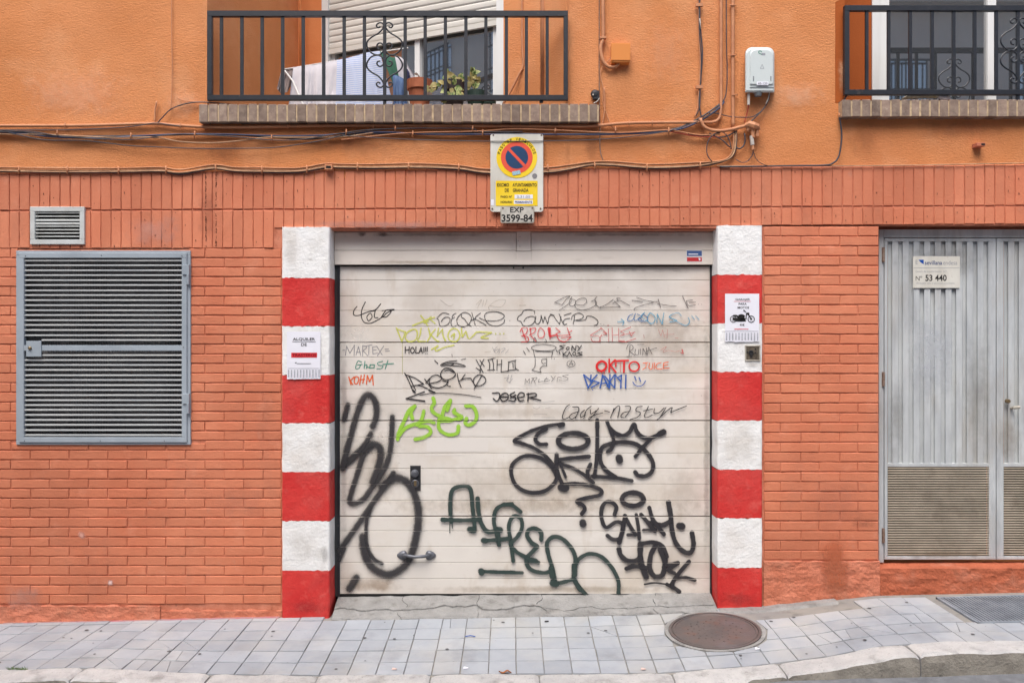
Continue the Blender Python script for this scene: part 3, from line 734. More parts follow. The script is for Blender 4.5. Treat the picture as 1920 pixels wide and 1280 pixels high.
# ---------------- garage door ----------------
DO = -.13
gd = thing('garage_door', P(984, 1114, DO), 'cream sectional garage door covered in graffiti tags between the striped pillars', 'garage door')
YS = [[499,525,554.5,582,611.5,642],[642,669.5,699,728.5,757.5,788.5],[788.5,818.7,849,877.7,907,938,967.5],[967.5,994.7,1024,1054,1084,1114]]
GRV = []
SECB = mat('dark_groove_steel', srgb(128,114,100), srgb(96,84,74), ns=5, rough=.8)  # darker brown backing that shows in the gaps between boards
X0, X1 = 636.5, 1331.5
for ys in YS:
    mb = MB(); mb.box(wx(X0,DO), wx(X1,DO), -DO+.0045, -DO+.04, wz(ys[-1],DO)+.0025, wz(ys[0],DO)-.0005)
    s_ = mk('door_section', mb, SECB, gd)
    for i, (a, b) in enumerate(zip(ys, ys[1:])):
        g0 = .8 if i == 0 else .3; g1 = 1.3 if i == len(ys)-2 else .3
        mb = MB(); za, zb = wz(a+g0, DO), wz(b-g1, DO); xa, xb = wx(X0,DO), wx(X1,DO); c = .0016; n = 40
        # gently uneven pressed board
        for q in range(n+1):
            x = xa+(xb-xa)*q/n
            for (dz, dy) in ((zb, .0046), (zb+.0002, .0018), (zb+c, 0), ((za+zb)/2, 0), (za-c, 0), (za-.0002, .0018), (za, .0046)):
                yy = -DO+dy+(.0007*noise.noise(Vector((x*2.2, dz*5, 1))) if dy == 0 else 0)
                mb.v.append((x, yy, dz))
        for q in range(n):
            for r in range(6):
                f = q*7+r; mb.f.append((f, f+7, f+8, f+1)); mb.mi.append(0)
        mk('board', mb, M['door'], s_, smooth=False)
    for y in ys: GRV.append(y)
GRV = sorted(set(GRV))
# header with joint plate
ho = -.1
hd = mk('header', MB().box(wx(626,ho), wx(1340,ho), .11, .15, wz(496,ho), wz(433,ho)), M['doorhead'], gd)
for a, b in ((627, 968), (996, 1339)):
    for c, d in ((436, 469.2), (470, 496)):
        mk('header_board', MB().prect(a, b, c, d, ho, .02, .0018), M['doorhead'], hd)
mk('joint_plate', MB().prect(969, 995, 434, 470.5, ho+.004, .02), M['doorhead'], hd)
mk('header_board', MB().prect(968, 996, 471.2, 496, ho, .02, .0005), M['doorhead'], hd)
mb = MB()
for px, py in ((975,444),(975,462),(972,452),(1042,459),(1238,462)): mb.cyl(P(px,py,ho+.004), P(px,py,ho+.007), .0022, 8)
mk('screws', mb, M['lockmetal'], hd)
for a, b in ((627, 636), (1332, 1339)):
    mk('side_rail', MB().prect(a, b, 497, 1118, DO+.004, .05), M['railblack'], gd)
    mk('side_seal', MB().prect(a+5 if a < 900 else a-.5, b+1 if a < 900 else b-5, 497, 1116, DO+.01, .02), M['iron'], gd)
mk('bottom_seal', MB().prect(636, 1332, 1113.4, 1118, DO+.003, .04, .001), M['black'], gd)
mk('lintel_shadow_gap', MB().box(wx(626), wx(1341), .0, .02, 0, .01), M['mortar'], gd) if False else None
mb = MB(); mb.box(wx(600), wx(1365), .02, .13, wz(430), wz(424)); mk('soffit', mb, M['mortar'], bd)
mb = MB(); mb.box(wx(620,-.2), wx(1345,-.2), .17, .2, -.1, wz(425)); mk('backing', mb, M['black'], gd)
# lock plate
lk = mk('lock_plate', MB().prect(769, 788.5, 872.5, 919.5, DO+.006, .006), M['lockmetal'], gd)
mb = MB().lathe(P(778,887,DO+.006), [(.026,0),(.027,.006),(.022,.016),(.012,.02)], 20, 'y'); mk('lock_knob', mb, M['handle'], lk)
mb = MB().lathe(P(778.5,906,DO+.006), [(.026,0),(.026,.004),(.022,.006),(.021,.002),(.004,.002)], 20, 'y'); mk('lock_ring', mb, M['handle'], lk)
mk('lock_cylinder', MB().prect(776, 781, 900, 911, DO+.012, .008), M['brass'], lk)
# pull handle
hb = MB(); pts = [(756,1041,.012),(762,1041,.03),(778,1043.5,.04),(796,1042.5,.036),(806,1040,.012)]
hb.tube([P(a,b,DO+c) for a,b,c in pts], [.012,.011,.0105,.011,.012], 10)
hn = mk('pull_handle', hb, M['handle'], gd, smooth=True)
for cx in (757, 804.5):
    mb = MB(); n = 14; s = -1 if cx < 780 else 1
    for (r, h) in ((1,0),(1,.006),(.75,.016),(.3,.022)):
        for i in range(n):
            a = 2*math.pi*i/n; e = 1.35 if math.cos(a)*s > 0 else .75
            q = P(cx+math.cos(a)*9.5*r*e, 1040.5+math.sin(a)*9.5*r*(1-.25*max(0,math.cos(a)*s)), DO+h); mb.v.append(tuple(q))
    for j in range(3):
        for i in range(n): mb.f.append((j*n+i, j*n+(i+1) % n, (j+1)*n+(i+1) % n, (j+1)*n+i)); mb.mi.append(0)
    mb.f.append(tuple(3*n+i for i in range(n))); mb.mi.append(0)
    mk('handle_boss', mb, M['handle'], hn, smooth=True)
# sticker on header
sk = mk('sticker', MB().prect(1287, 1317, 469, 491, ho+.0012, .001, .0002), mat('sticker_paper', srgb(228,226,226,.9), rough=.4), gd, label='small blue and red sticker at the right end of the header')
mk('sticker_print', MB().prect(1288, 1316, 470, 480, ho+.0016, .0004, 0.0001), mat('sticker_blue', srgb(74,100,150), rough=.4), sk)
mk('sticker_print', MB().prect(1288, 1316, 482.5, 490, ho+.0016, .0004, 0.0001), mat('sticker_red', srgb(190,56,60), rough=.4), sk)
mb = MB().cyl(P(1311,486,ho+.0017), P(1311,486,ho+.0022), .009, 14); mk('sticker_print', mb, M['paper'], sk)
lettering('24h', 1292, 1305, 484, 489, ho+.0019, M['paper'], sk) if False else None
mk('sticker_print', MB().prect(1291, 1309, 475.5, 477.5, ho+.0021, .0004, .0001), M['paper'], sk)
# small vent in the top of the door
mb = MB().cyl(P(963,502,DO), P(963,502,DO+.008), .006, 8).cyl(P(981,502,DO), P(981,502,DO+.008), .006, 8); mk('screws', mb, M['lockmetal'], gd)
for nm, (a,b,c,d) in {'a':(800,915,821.5,846.5), 'b':(797,872,851.5,853.5)}.items():
    mk('repaint_patch', MB().prect(a,b,c,d, DO+.0009, .0006, .0002), mat('fresh_pale_paint', srgb(224,218,210,.93), rough=.5), gd, label='paler repainted patch')

# ---------------- graffiti ----------------
ZS = {1:(500,400,3.5556), 2:(720,540,4.922), 3:(1030,540,4.923), 4:(620,720,3.122), 5:(930,770,3.556), 0:(0,0,1)}
cnt = [0]
WF = {'black_spray':1.3,'dark_green_spray':1.28,'lime_green_spray':1.4,'soft_black_spray':1.3,'black_overspray':1.1,'thin_overspray':1.1,'pale_lime_marker':1.25,'bright_red_spray':1.15,'blue_marker':1.15}
class Tag:
    def __init__(s, label, m, z, w): s.label, s.m, s.z, s.w = label, m, z, w; s.mb = MB(); s.d = []; s.nv = 0
    def s(s, pts, w=None, z=None, smooth=True):
        ox, oy, k = ZS[z or s.z]; w = (w or s.w)/2/k*WF.get(s.m.name, 1.15)
        if isinstance(pts[0], (int, float)): pts = [pts, (pts[0]+.5, pts[1])]
        pts = [((x)/k+ox, (y)/k+oy) for x, y in pts]
        q = crom(pts, 1.6) if (smooth and len(pts) > 2) else [Vector(p) for p in pts]
        cnt[0] += 1
        o0 = DO+.0011+.000022*cnt[0]; mb = s.mb; n = len(q)
        base = len(mb.v); m_ = n
        jw = [1+.16*noise.noise(Vector((p.x*.12, p.y*.12, cnt[0]*1.7))) for p in q]
        for i, p in enumerate(q):
            t = q[min(i+1,n-1)]-q[max(i-1,0)]
            t = t.normalized() if t.length > 1e-9 else Vector((1,0)); nr = Vector((-t.y, t.x))*w*jw[i]
            o = o0+.00035*i/max(1,n-1)
            for u, dd in ((-1,1),(0,0),(1,1)):
                pp = p+nr*u; mb.v.append(tuple(P(pp.x, pp.y, o))); s.d.append(dd)
        for i in range(n-1):
            a = base+3*i
            mb.f += [(a,a+1,a+4,a+3),(a+1,a+2,a+5,a+4)]; mb.mi += [0,0]
        for (p, t, o, ww) in ((q[0], q[0]-q[min(1,n-1)], o0, jw[0]), (q[-1], q[-1]-q[max(0,n-2)], o0+.00035, jw[-1])):
            t = t.normalized() if t.length > 1e-9 else Vector((1,0)); a0 = math.atan2(t.y, t.x); b = len(mb.v)
            mb.v.append(tuple(P(p.x,p.y,o))); s.d.append(0)
            for j in range(7):
                a = a0-math.pi/2+math.pi*j/6; mb.v.append(tuple(P(p.x+math.cos(a)*w*ww, p.y+math.sin(a)*w*ww, o))); s.d.append(1)
            for j in range(6): mb.f.append((b, b+1+j, b+2+j)); mb.mi.append(0)
        return s
    def ell(s, cx, cy, rx, ry, w=None, z=None, a0=0, a1=360):
        n = 22; return s.s([(cx+rx*math.cos(math.radians(a0+(a1-a0)*i/n)), cy+ry*math.sin(math.radians(a0+(a1-a0)*i/n))) for i in range(n+1)], w, z)
    def many(s, *L):
        for l in L: s.s(l)
        return s
    def done(s, name='graffiti_tag'):
        mb = s.mb; me = bpy.data.meshes.new(name)
        me.from_pydata(mb.v, [], mb.f); me.materials.append(s.m)
        at = me.attributes.new('d', 'FLOAT', 'POINT'); at.data.foreach_set('value', s.d)
        bm = bmesh.new(); bm.from_mesh(me)
        zs = [v.co.z for v in bm.verts]; lo, hi = min(zs), max(zs)
        for y in GRV:
            zg = wz(y, DO); e = .0022 if y in (642,788.5,967.5) else .0011
            if lo < zg < hi:
                for zz in (zg-e, zg+e):
                    bmesh.ops.bisect_plane(bm, geom=bm.verts[:]+bm.edges[:]+bm.faces[:], plane_co=(0,0,zz), plane_no=(0,0,1))
                bmesh.ops.delete(bm, geom=[f for f in bm.faces if abs(f.calc_center_median().z-zg) < e], context='FACES_ONLY')
        zb = wz(1113, DO); bmesh.ops.delete(bm, geom=[f for f in bm.faces if f.calc_center_median().z < zb], context='FACES')
        bm.to_mesh(me); bm.free()
        c = Vector((0, -DO, (lo+hi)/2)); c.x = sum(v[0] for v in mb.v)/len(mb.v)
        me.transform(Matrix.Translation(-c))
        o = bpy.data.objects.new(name, me); link(o, gd, c); tag(o, s.label); return o
mk_ = paint('black_marker', srgb(38,35,37), .25, 1.0, 200, .4)
mkf = paint('faded_marker', srgb(70,64,64), .4, .86, 160, .8)
mkg = paint('pale_grey_marker', srgb(150,148,152), .4, .7, 150, .6)
faint = paint('ghost_marker', srgb(170,150,130), .6, .5, 150, .8)
teal = paint('teal_marker', srgb(60,140,120), .3, .9)
orange = paint('orange_marker', srgb(228,100,44), .3, .92)
olive = paint('olive_marker', srgb(178,176,70), .4, .7)
lime = paint('pale_lime_marker', srgb(204,206,92), .3, .8, 60, .5)
red = paint('red_marker', srgb(206,36,44), .3, .85, 90, .5)
redthin = paint('thin_red_marker', srgb(196,84,82), .4, .85)
redfaint = paint('faint_red_marker', srgb(206,140,130), .5, .7)
blue = paint('blue_marker', srgb(40,86,164), .25, .95)
sky_ = paint('light_blue_marker', srgb(86,160,190), .4, .8, 90, .6)
steel = paint('steel_blue_marker', srgb(60,110,160), .35, .9)
green = paint('lime_green_spray', srgb(150,198,62), .4, .97, 90, .2)
spray = paint('soft_black_spray', srgb(50,48,50), .62, .93, 300, .5)
halo = paint('black_overspray', srgb(70,66,68), 1.0, .4, 500, .6)
blk = paint('black_spray', srgb(42,40,44), .36, 1.0, 150, .25)
dkg = paint('dark_green_spray', srgb(46,62,58), .34, 1.0, 150, .25)
halo2 = paint('thin_overspray', srgb(80,80,84), 1.0, .2, 500, .6)

T = Tag('thin black tag reading 4oto at upper left of the door', mk_, 1, 6)
T.many([(602,620),(583,645),(580,675),(612,680),(680,655),(722,648)],[(658,590),(635,640),(632,690),(650,725),(690,732),(730,715),(775,688),(805,660),(850,640),(770,648)],[(690,665),(668,690),(680,716),(703,690),(690,665)],[(760,603),(728,640),(700,650)],[(725,640),(718,690),(742,695)],[(770,690),(800,688),(830,652),(798,645),(765,690)]).done()
T = Tag('pale grey tag reading MARTEX', mkg, 1, 6)
T.many([(508,912),(520,912)],[(525,945),(533,885)],[(533,885),(555,932)],[(555,932),(585,878)],[(585,878),(583,948)],[(595,945),(612,888)],[(612,888),(628,948)],[(600,925),(624,925)],[(640,950),(640,880)],[(640,880),(668,892),(642,915)],[(642,915),(674,948)],[(655,885),(702,875)],[(682,882),(680,942)],[(735,885),(706,890)],[(706,890),(708,935)],[(708,935),(740,930)],[(708,912),(730,908)],[(735,888),(770,942)],[(780,883),(738,948)],[(790,905),(812,903)],[(792,918),(818,916)]).done()
T = Tag('teal tag reading Ghost', teal, 1, 6)
T.many([(632,990),(607,985),(593,1032),(614,1032),(626,1010)],[(605,1010),(636,1005)],[(655,985),(650,1032)],[(650,1014),(668,1008),(665,1032)],[(668,1022),(690,1028)],[(690,1008),(686,1030)],[(686,1030),(716,1028)],[(716,1028),(718,1008)],[(718,1008),(690,1008)],[(772,985),(740,995),(745,1010),(775,1015),(765,1032),(735,1035)],[(808,980),(790,1035)],[(775,1005),(845,1000)]).done()
T = Tag('small orange tag reading KOHM', orange, 1, 8)
T.many([(548,1090),(562,1140)],[(582,1090),(558,1115)],[(558,1115),(574,1140)],[(590,1090),(585,1130),(605,1132),(613,1095),(590,1090)],[(630,1080),(620,1140)],[(652,1075),(641,1132)],[(622,1108),(652,1105)],[(665,1137),(671,1080)],[(671,1080),(686,1120)],[(686,1120),(706,1078)],[(706,1078),(710,1142)]).done()
Tag('thin olive vertical line', olive, 1, 3).s([(905,862),(905,1070)]).done()
T = Tag('yellow star and tag reading BOLIKEW', lime, 2, 13)
T.many([(265,345),(330,320),(400,290),(465,270)],[(340,255),(375,300),(402,345)],[(365,312),(412,310)],[(435,265),(372,322)],[(430,290),(470,325)],
 [(115,368),(140,430),(165,490)],[(120,378),(198,405)],[(198,405),(165,490)],[(268,380),(215,410),(197,460),(230,492),(288,480),(308,430),(298,388),(268,380)],[(342,370),(330,440),(312,485),(380,490)],[(410,370),(425,440),(402,490)],[(472,380),(432,430)],[(432,430),(480,480),(505,490)],[(503,372),(492,440)],[(492,440),(540,380)],[(540,380),(545,440),(567,485)],[(640,372),(602,400),(590,450),(620,488),(672,488),(700,440),(682,388),(640,372)],[(620,445),(650,420),(641,468)],[(715,372),(722,450)],[(722,450),(756,400)],[(756,400),(772,452)],[(772,452),(790,466),(832,430),(862,405),(990,410)],[(990,412),(895,455),(962,462)],(1030,420),(1070,420),(1105,420),[(440,565),(500,530),(472,560),(486,578),(560,545),(645,525)]).done()
T = Tag('black rounded outline tag reading GEOKE', mk_, 2, 6)
T.many([(600,240),(560,228),(530,235),(502,262),(488,278),(505,295),(510,330),(527,352),(570,345),(600,320),(608,278),(575,268),(545,282),(530,308)],[(665,230),(640,245),(627,268)],[(652,268),(625,285),(618,330),(635,355),(668,345)],[(685,340),(740,357),(790,322),(806,272),(780,235),(740,225),(702,245),(672,290),(685,340)],[(742,282),(718,268),(712,240)],[(742,282),(775,330),(806,350)],[(810,225),(825,280),(842,342)],[(890,230),(850,262),(835,285),(800,300)],[(838,285),(870,300),(942,340)],[(880,275),(940,298),(1040,300),(1095,280),(1107,248),(1060,222),(990,218),(937,235),(930,275),(955,320),(1000,345),(1060,345),(1105,318),(1113,290)],(1160,300)).done()
T = Tag('black outline tag reading GUNNER', mk_, 2, 6)
T.many([(1390,235),(1385,210),(1340,198),(1290,207),(1270,240),(1240,262),(1232,295),(1265,310),(1285,345),(1340,347),(1385,315),(1392,272),(1360,260),(1312,275),(1290,307)],[(1402,260),(1396,310),(1420,332),(1444,300),(1450,250)],[(1450,250),(1468,320)],[(1468,320),(1484,262)],[(1484,262),(1510,332)],[(1510,332),(1528,258),(1570,250)])
for l in ([(8,240),(35,250),(62,290),(95,332)],[(95,332),(108,262)],[(90,238),(130,330),(162,330)],[(202,230),(137,250)],[(190,278),(140,290),(127,330)],[(235,252),(220,332)],[(205,290),(215,255),(270,230),(312,250),(300,280),(232,298)],[(250,300),(330,292),(350,258),(402,265),(447,300),(440,335),(413,345)],(475,330),(502,336)): T.s(l, z=3)
T.done()
T = Tag('HOLA written in black with two exclamation marks', mk_, 2, 8)
T.many([(197,540),(195,597)],[(233,540),(230,600)],[(195,572),(232,566)],[(262,545),(245,572),(258,600),(281,578),(262,545)],[(295,540),(292,598)],[(292,598),(318,595)],[(322,598),(342,545)],[(342,545),(353,598)],[(326,580),(353,578)],[(368,545),(368,592)],[(384,545),(384,582)],[(399,543),(399,582)],(384,602),(400,604)).done()
T = Tag('faint scratchy scribble', faint, 2, 5)
T.many([(520,110),(600,165),(640,150)],[(850,150),(900,108),(862,180)],[(920,112),(905,170)],[(950,108),(930,165)],[(970,200),(972,165),(1080,172),(1122,110),(1040,115),(975,160)],[(1250,160),(1310,158)],[(930,590),(985,585)]).done()
T = Tag('small grey scribble beside the jar drawing', mkg, 2, 4)
T.many([(1000,545),(1030,600)],[(1045,540),(1010,575),(1060,560)],[(1040,600),(1070,555),(1060,605)],[(1085,560),(1120,555),(1080,595)],[(1120,600),(1150,565)],[(1110,830),(1150,825),(1130,850),(1165,875)],[(1150,800),(1140,850)],[(1180,800),(1160,870),(1185,835)]).done()
T = Tag('black eye drawing with hat and lines above', mk_, 2, 8)
T.many([(468,668),(496,693)],[(672,668),(590,678),(532,700),(527,714),(600,712),(738,722),(740,712),(660,692),(580,695),(540,706)],[(620,690),(642,700),(618,710)]); T.s([(626,608),(630,632)], 4); T.s([(712,660),(757,648)], 5); T.done()
T = Tag('black angular tag reading XOKO', mk_, 2, 7)
T.many([(850,660),(885,720)],[(885,720),(915,778)],[(922,655),(895,710),(885,787)],[(850,735),(892,762)],[(885,665),(926,720)],[(960,662),(976,700),(970,755)],[(955,757),(1022,752)],[(1008,752),(1010,700),(998,655)],[(958,662),(1020,645)],[(1045,660),(1042,757)],[(1086,660),(1080,772)],[(1042,706),(1086,700)],[(1080,772),(1146,765)],[(1146,765),(1152,680)],[(1146,682),(1218,665)],[(1210,665),(1212,735),(1242,757)],[(1146,758),(1215,750)],[(1190,690),(1192,732)]).done()
T = Tag('black line drawing of a jar and a profile', mk_, 2, 5)
T.many([(1358,548),(1400,525),(1480,518),(1560,530),(1590,545)],[(1358,548),(1380,568),(1470,580),(1560,572),(1590,548)],[(1378,572),(1392,636)],[(1392,636),(1545,636)],[(1545,636),(1560,575)],[(1395,580),(1550,586)],[(1396,650),(1392,720),(1366,756)],[(1366,756),(1450,778)],[(1450,778),(1440,745),(1470,715),(1500,718)],[(1500,718),(1502,655)],[(1502,650),(1455,662),(1465,695),(1492,688)],[(1287,578),(1306,612)],[(1315,546),(1340,582)],[(1380,495),(1390,455),(1410,490)],[(1490,470),(1500,495),(1480,495)],(1545,492),(1560,492))
T.done()
T = Tag('black tag reading RIEIKO', mk_, 2, 9)
T.many([(190,782),(225,850),(270,958)],[(195,795),(290,830)],[(290,830),(366,882)],[(366,882),(250,905)],[(232,815),(292,940)],[(290,895),(340,900),(404,928)],[(375,838),(440,926)],[(420,832),(384,876)],[(420,880),(500,862),(532,830),(490,802),(440,815),(415,860),(440,905),(500,920),(560,900),(592,866)],[(522,800),(548,838),(600,842),(648,815),(658,785),(620,745),(572,737),(537,760),(522,800)],[(560,762),(600,752),(640,775)],[(592,848),(580,890),(612,905)],[(540,852),(578,862)],[(675,788),(690,860),(712,912)],[(748,795),(710,848)],[(695,855),(740,835),(800,830)],[(800,830),(845,908)],[(870,800),(832,830),(826,870),(850,900),(900,895),(938,860),(927,820),(882,798),(862,803)],[(906,800),(832,928)])
T.s([(270,942),(285,960)],16); T.s([(415,940),(468,962)],15); T.s((832,940),8); T.done()
T = Tag('long black arrow pointing left', mk_, 2, 11)
T.s([(372,955),(205,1018)]); T.s([(205,1018),(375,1042)],14); T.s([(330,988),(450,968),(600,970),(760,985),(895,1008)],7); T.done()
T = Tag('bold black tag reading JASER', mk_, 2, 12)
T.many([(1000,968),(1062,968),(1062,1018),(1040,1042),(1008,1018)],[(1120,968),(1082,985),(1076,1020),(1100,1043),(1140,1025),(1146,985),(1120,968)],[(1080,1003),(1142,1003)],[(1205,960),(1162,985),(1185,1003),(1217,1012),(1200,1041),(1155,1035)],[(1217,985),(1165,1012)],[(1238,1010),(1290,997),(1290,970),(1256,965),(1232,1000),(1250,1038),(1292,1035)],[(1332,970),(1327,1042)],[(1318,978),(1395,970),(1402,995),(1340,1010)],[(1345,1010),(1447,1035)]).done()
T = Tag('tiny pale handwritten lines', mkg, 2, 3)
T.many([(1145,1048),(1190,1050)],[(1170,1062),(1205,1062)],[(1350,1048),(1400,1042),(1470,1050),(1575,1040)],[(1375,1100),(1410,1112),(1440,1098)],[(1490,1105),(1535,1100)],[(1380,1165),(1440,1160),(1505,1165)],[(1455,1193),(1575,1192)]).done()
T = Tag('bright lime green sprayed tag', green, 4, 19)
T.many([(392,322),(400,280),(430,215),(458,155),(492,128)],[(492,128),(470,165),(478,200)],[(395,305),(440,255),(510,228),(575,215),(605,225)],[(545,158),(532,205),(505,238)],[(520,245),(568,250),(585,280),(552,308),(495,322)],[(600,82),(606,110),(590,135),(602,165),(650,192),(700,205)],[(700,95),(670,130),(652,180),(632,220),(640,268),(690,295),(740,285),(748,245)],[(700,100),(682,152)],[(725,148),(722,165),(768,192),(745,205)],[(630,215),(700,212),(760,195)],[(792,127),(830,130),(853,170),(848,212),(812,238),(788,226),(795,200)]).done()
T = Tag('thin dark scrawl along the top right boards', mkf, 3, 6)
T.many([(50,130),(118,155)],[(118,155),(150,110),(192,75)],[(192,75),(140,85),(72,120),(50,135)],[(208,80),(190,112),(170,150),(90,205)],[(190,100),(240,112),(238,150),(207,167),(185,150),(205,120)],[(250,152),(310,157),(346,125),(330,92),(290,95),(245,125),(240,175),(290,202),(350,195),(410,170),(437,135),(415,112),(385,125)],[(440,80),(420,105),(432,150),(460,178)],[(460,178),(520,155),(590,105)],[(455,180),(655,172)],[(655,172),(600,120)],[(655,95),(622,92),(635,115)],[(585,142),(650,115),(742,162)]); T.s([(765,115),(860,125)],8)
T.many([(805,85),(880,110),(960,130),(870,155),(795,180),(783,197)],[(940,125),(1002,125)],[(1005,103),(1027,182)],[(1000,145),(1100,160),(1172,165)],[(1230,75),(1255,130),(1282,187)],[(1322,110),(1262,118)],[(1262,118),(1285,160),(1350,157)],[(1292,132),(1350,130)],(1375,150),(1405,150)).done()
T = Tag('light blue tag reading GETONE with arrow', steel, 3, 8)
T.many([(770,240),(737,255),(722,290),(745,305),(785,278)],[(795,235),(780,280),(800,300),(832,270)],[(810,240),(850,262),(820,290),(855,310)],[(872,230),(842,280),(880,308),(910,280),(870,240)])
T.done()
T = Tag('pale blue second half of the arrow tag', sky_, 3, 9)
T.many([(630,310),(690,310)],[(665,285),(690,310)],[(690,310),(678,338)],[(932,230),(906,270),(920,320),(960,320),(977,270),(932,230)],[(880,225),(850,262),(940,330)],[(992,320),(997,240)],[(997,240),(1042,332)],[(1042,332),(1057,228)],[(1217,255),(1190,228),(1130,245),(1108,270),(1180,300),(1112,312)],[(1110,268),(1200,320),(1262,345),(1295,310),(1282,272)],[(1315,255),(1340,290)],[(1350,255),(1382,290)]).done()
T = Tag('red tag reading BROLE', red, 2, 9)
T.many([(1270,370),(1290,430),(1312,482)],[(1255,402),(1275,370),(1322,368),(1312,418),(1270,440)],[(1270,440),(1325,450),(1327,490),(1268,497)],[(1350,368),(1357,440)],[(1357,440),(1402,490)],[(1340,380),(1397,368),(1387,408),(1342,432)],[(1442,368),(1420,410),(1430,456),(1472,450),(1478,400),(1442,368)])
T.s([(1520,370),(1532,440)],24); T.s([(1535,445),(1595,430)],18)
for l in ([(10,368),(6,470)],[(60,368),(100,402)],[(100,402),(62,422)],[(165,368),(190,432)],[(190,432),(70,440)],[(70,442),(95,482),(150,492),(200,450)],[(200,450),(112,458)],[(207,393),(175,412)]): T.s(l, z=3)
T.done()
T = Tag('thin red angular tag reading SIHE', redthin, 3, 7)
T.many([(480,372),(378,436)],[(475,362),(532,420)],[(532,420),(470,445)],[(380,438),(455,445),(472,490)],[(455,500),(482,430)],[(385,460),(400,490),(470,492)],[(545,375),(549,492)],[(580,365),(583,492)],[(640,370),(641,492)],[(583,435),(641,430)],[(752,360),(655,400)],[(655,400),(692,420),(652,440)],[(652,440),(792,406)],[(782,406),(755,442)],[(755,442),(738,400)],[(650,490),(700,496),(797,465)])
T.s((542,345),14); T.s([(500,405),(530,420)],12); T.s([(650,488),(690,490)],14); T.done()
Tag('faint red scrawl at the right edge', redfaint, 3, 6).many([(870,430),(876,460)],[(1005,380),(1030,442)],[(1030,442),(1046,385)],[(1046,385),(1062,452)],[(1092,380),(1086,462)],[(1060,430),(1152,425)],[(1160,460),(1190,462)],[(1030,570),(1080,540),(1050,588),(1100,575),(1160,585),(1210,575)]).done()
Tag('small red blot', redthin, 3, 14).many([(1215,595),(1236,602)],[(1226,570),(1232,588)]).done()
T = Tag('small black tag reading SUNY KAOS', mk_, 3, 8)
T.many([(147,528),(95,532)],[(95,532),(132,550)],[(132,550),(85,577)],[(167,543),(154,560),(175,567),(184,547),(167,543)],[(206,574),(210,532)],[(210,532),(240,572)],[(240,572),(247,530)],[(260,532),(275,550)],[(297,530),(262,577)],[(125,590),(128,627)],[(157,588),(130,610)],[(130,610),(162,627)],[(165,628),(186,590)],[(186,590),(207,627)],[(226,590),(215,610),(235,622),(247,602),(226,590)],[(302,592),(260,597)],[(260,597),(302,614)],[(302,614),(250,627)],[(65,573),(76,592)],[(90,590),(98,606)],(22,650),(45,650)).done()
T = Tag('thin grey tag reading RUINA', mkf, 3, 6)
T.many([(745,530),(735,627)],[(710,562),(730,520),(767,530),(772,560),(740,582)],[(740,582),(792,622)],[(715,632),(760,628)],[(795,565),(791,608),(820,614),(827,565)],[(842,560),(843,612)],[(815,520),(872,518)],[(862,617),(864,555)],[(864,555),(896,612)],[(896,612),(897,553)],[(905,617),(917,545)],[(917,545),(947,607)],[(897,580),(992,550)]).done()
T = Tag('small encircled letter A', mkf, 3, 5); T.ell(200,697,38,30).many([(180,717),(203,672)],[(203,672),(220,717)],[(185,702),(222,700)]).done()
T = Tag('bold red tag reading OKTO', paint('bright_red_spray', srgb(214,30,32), .2, 1), 3, 16)
T.s([(485,674),(443,700),(441,742),(480,765),(518,740),(523,697),(485,674)],20); T.many([(553,657),(553,772)],[(607,662),(562,708)],[(562,708),(614,776)],[(600,673),(730,667)],[(690,675),(688,776)]); T.ell(783,723,46,44,14); T.s([(485,772),(486,792)],5); T.s([(510,765),(511,792)],5); T.s([(655,690),(656,772)],4); T.s([(615,690),(612,720)],14); T.done()
T = Tag('orange tag reading JUICE', orange, 3, 8)
T.many([(865,692),(912,687)],[(893,690),(890,730),(862,750)],[(926,690),(919,735),(945,747),(957,690)],[(972,690),(967,747)],[(1032,687),(992,702),(987,740),(1040,747)],[(1097,682),(1056,690)],[(1056,690),(1051,741)],[(1051,741),(1107,738)],[(1052,713),(1092,709)]).done()
T = Tag('blue tag of crossed capital letters with a smiling face', blue, 3, 13)
T.many([(317,800),(360,920)],[(317,800),(397,862)],[(397,862),(358,920)],[(385,802),(378,862)],[(440,800),(395,850)],[(395,850),(462,872)],[(462,872),(388,917)],[(468,922),(492,800)],[(492,800),(550,922)],[(480,882),(532,872)],[(560,800),(556,920)],[(600,800),(532,905)],[(512,812),(600,918)],[(604,918),(606,800)],[(606,800),(655,855)],[(665,803),(660,922)],[(635,822),(668,802)],[(707,800),(704,922)]); T.s((355,938),9); T.s((400,938),9); T.s((560,936),7)
T.s([(787,815),(801,850)],11); T.s([(828,825),(843,860)],11); T.s([(770,865),(790,893),(830,905),(865,890),(888,855)],8); T.done()
T = Tag('thin tag reading MARLEYS', mkf, 2, 5)
T.many([(1300,887),(1306,835)],[(1306,835),(1320,866)],[(1320,866),(1342,835)],[(1342,835),(1339,882)],[(1355,882),(1376,830)],[(1376,830),(1396,882)],[(1362,832),(1412,825),(1390,855)],[(1432,835),(1425,866)],[(1425,866),(1470,860)],[(1502,823),(1476,862)],[(1476,862),(1532,850)],[(1480,842),(1516,836)])
for l in ([(15,808),(32,832)],[(55,812),(20,862)],[(70,862),(80,822),(112,826)],[(177,798),(122,810)],[(122,810),(172,830),(150,852),(90,852)]): T.s(l, z=3)
T.done()
T = Tag('black slanted handwriting reading Cady nasty', mk_, 3, 8)
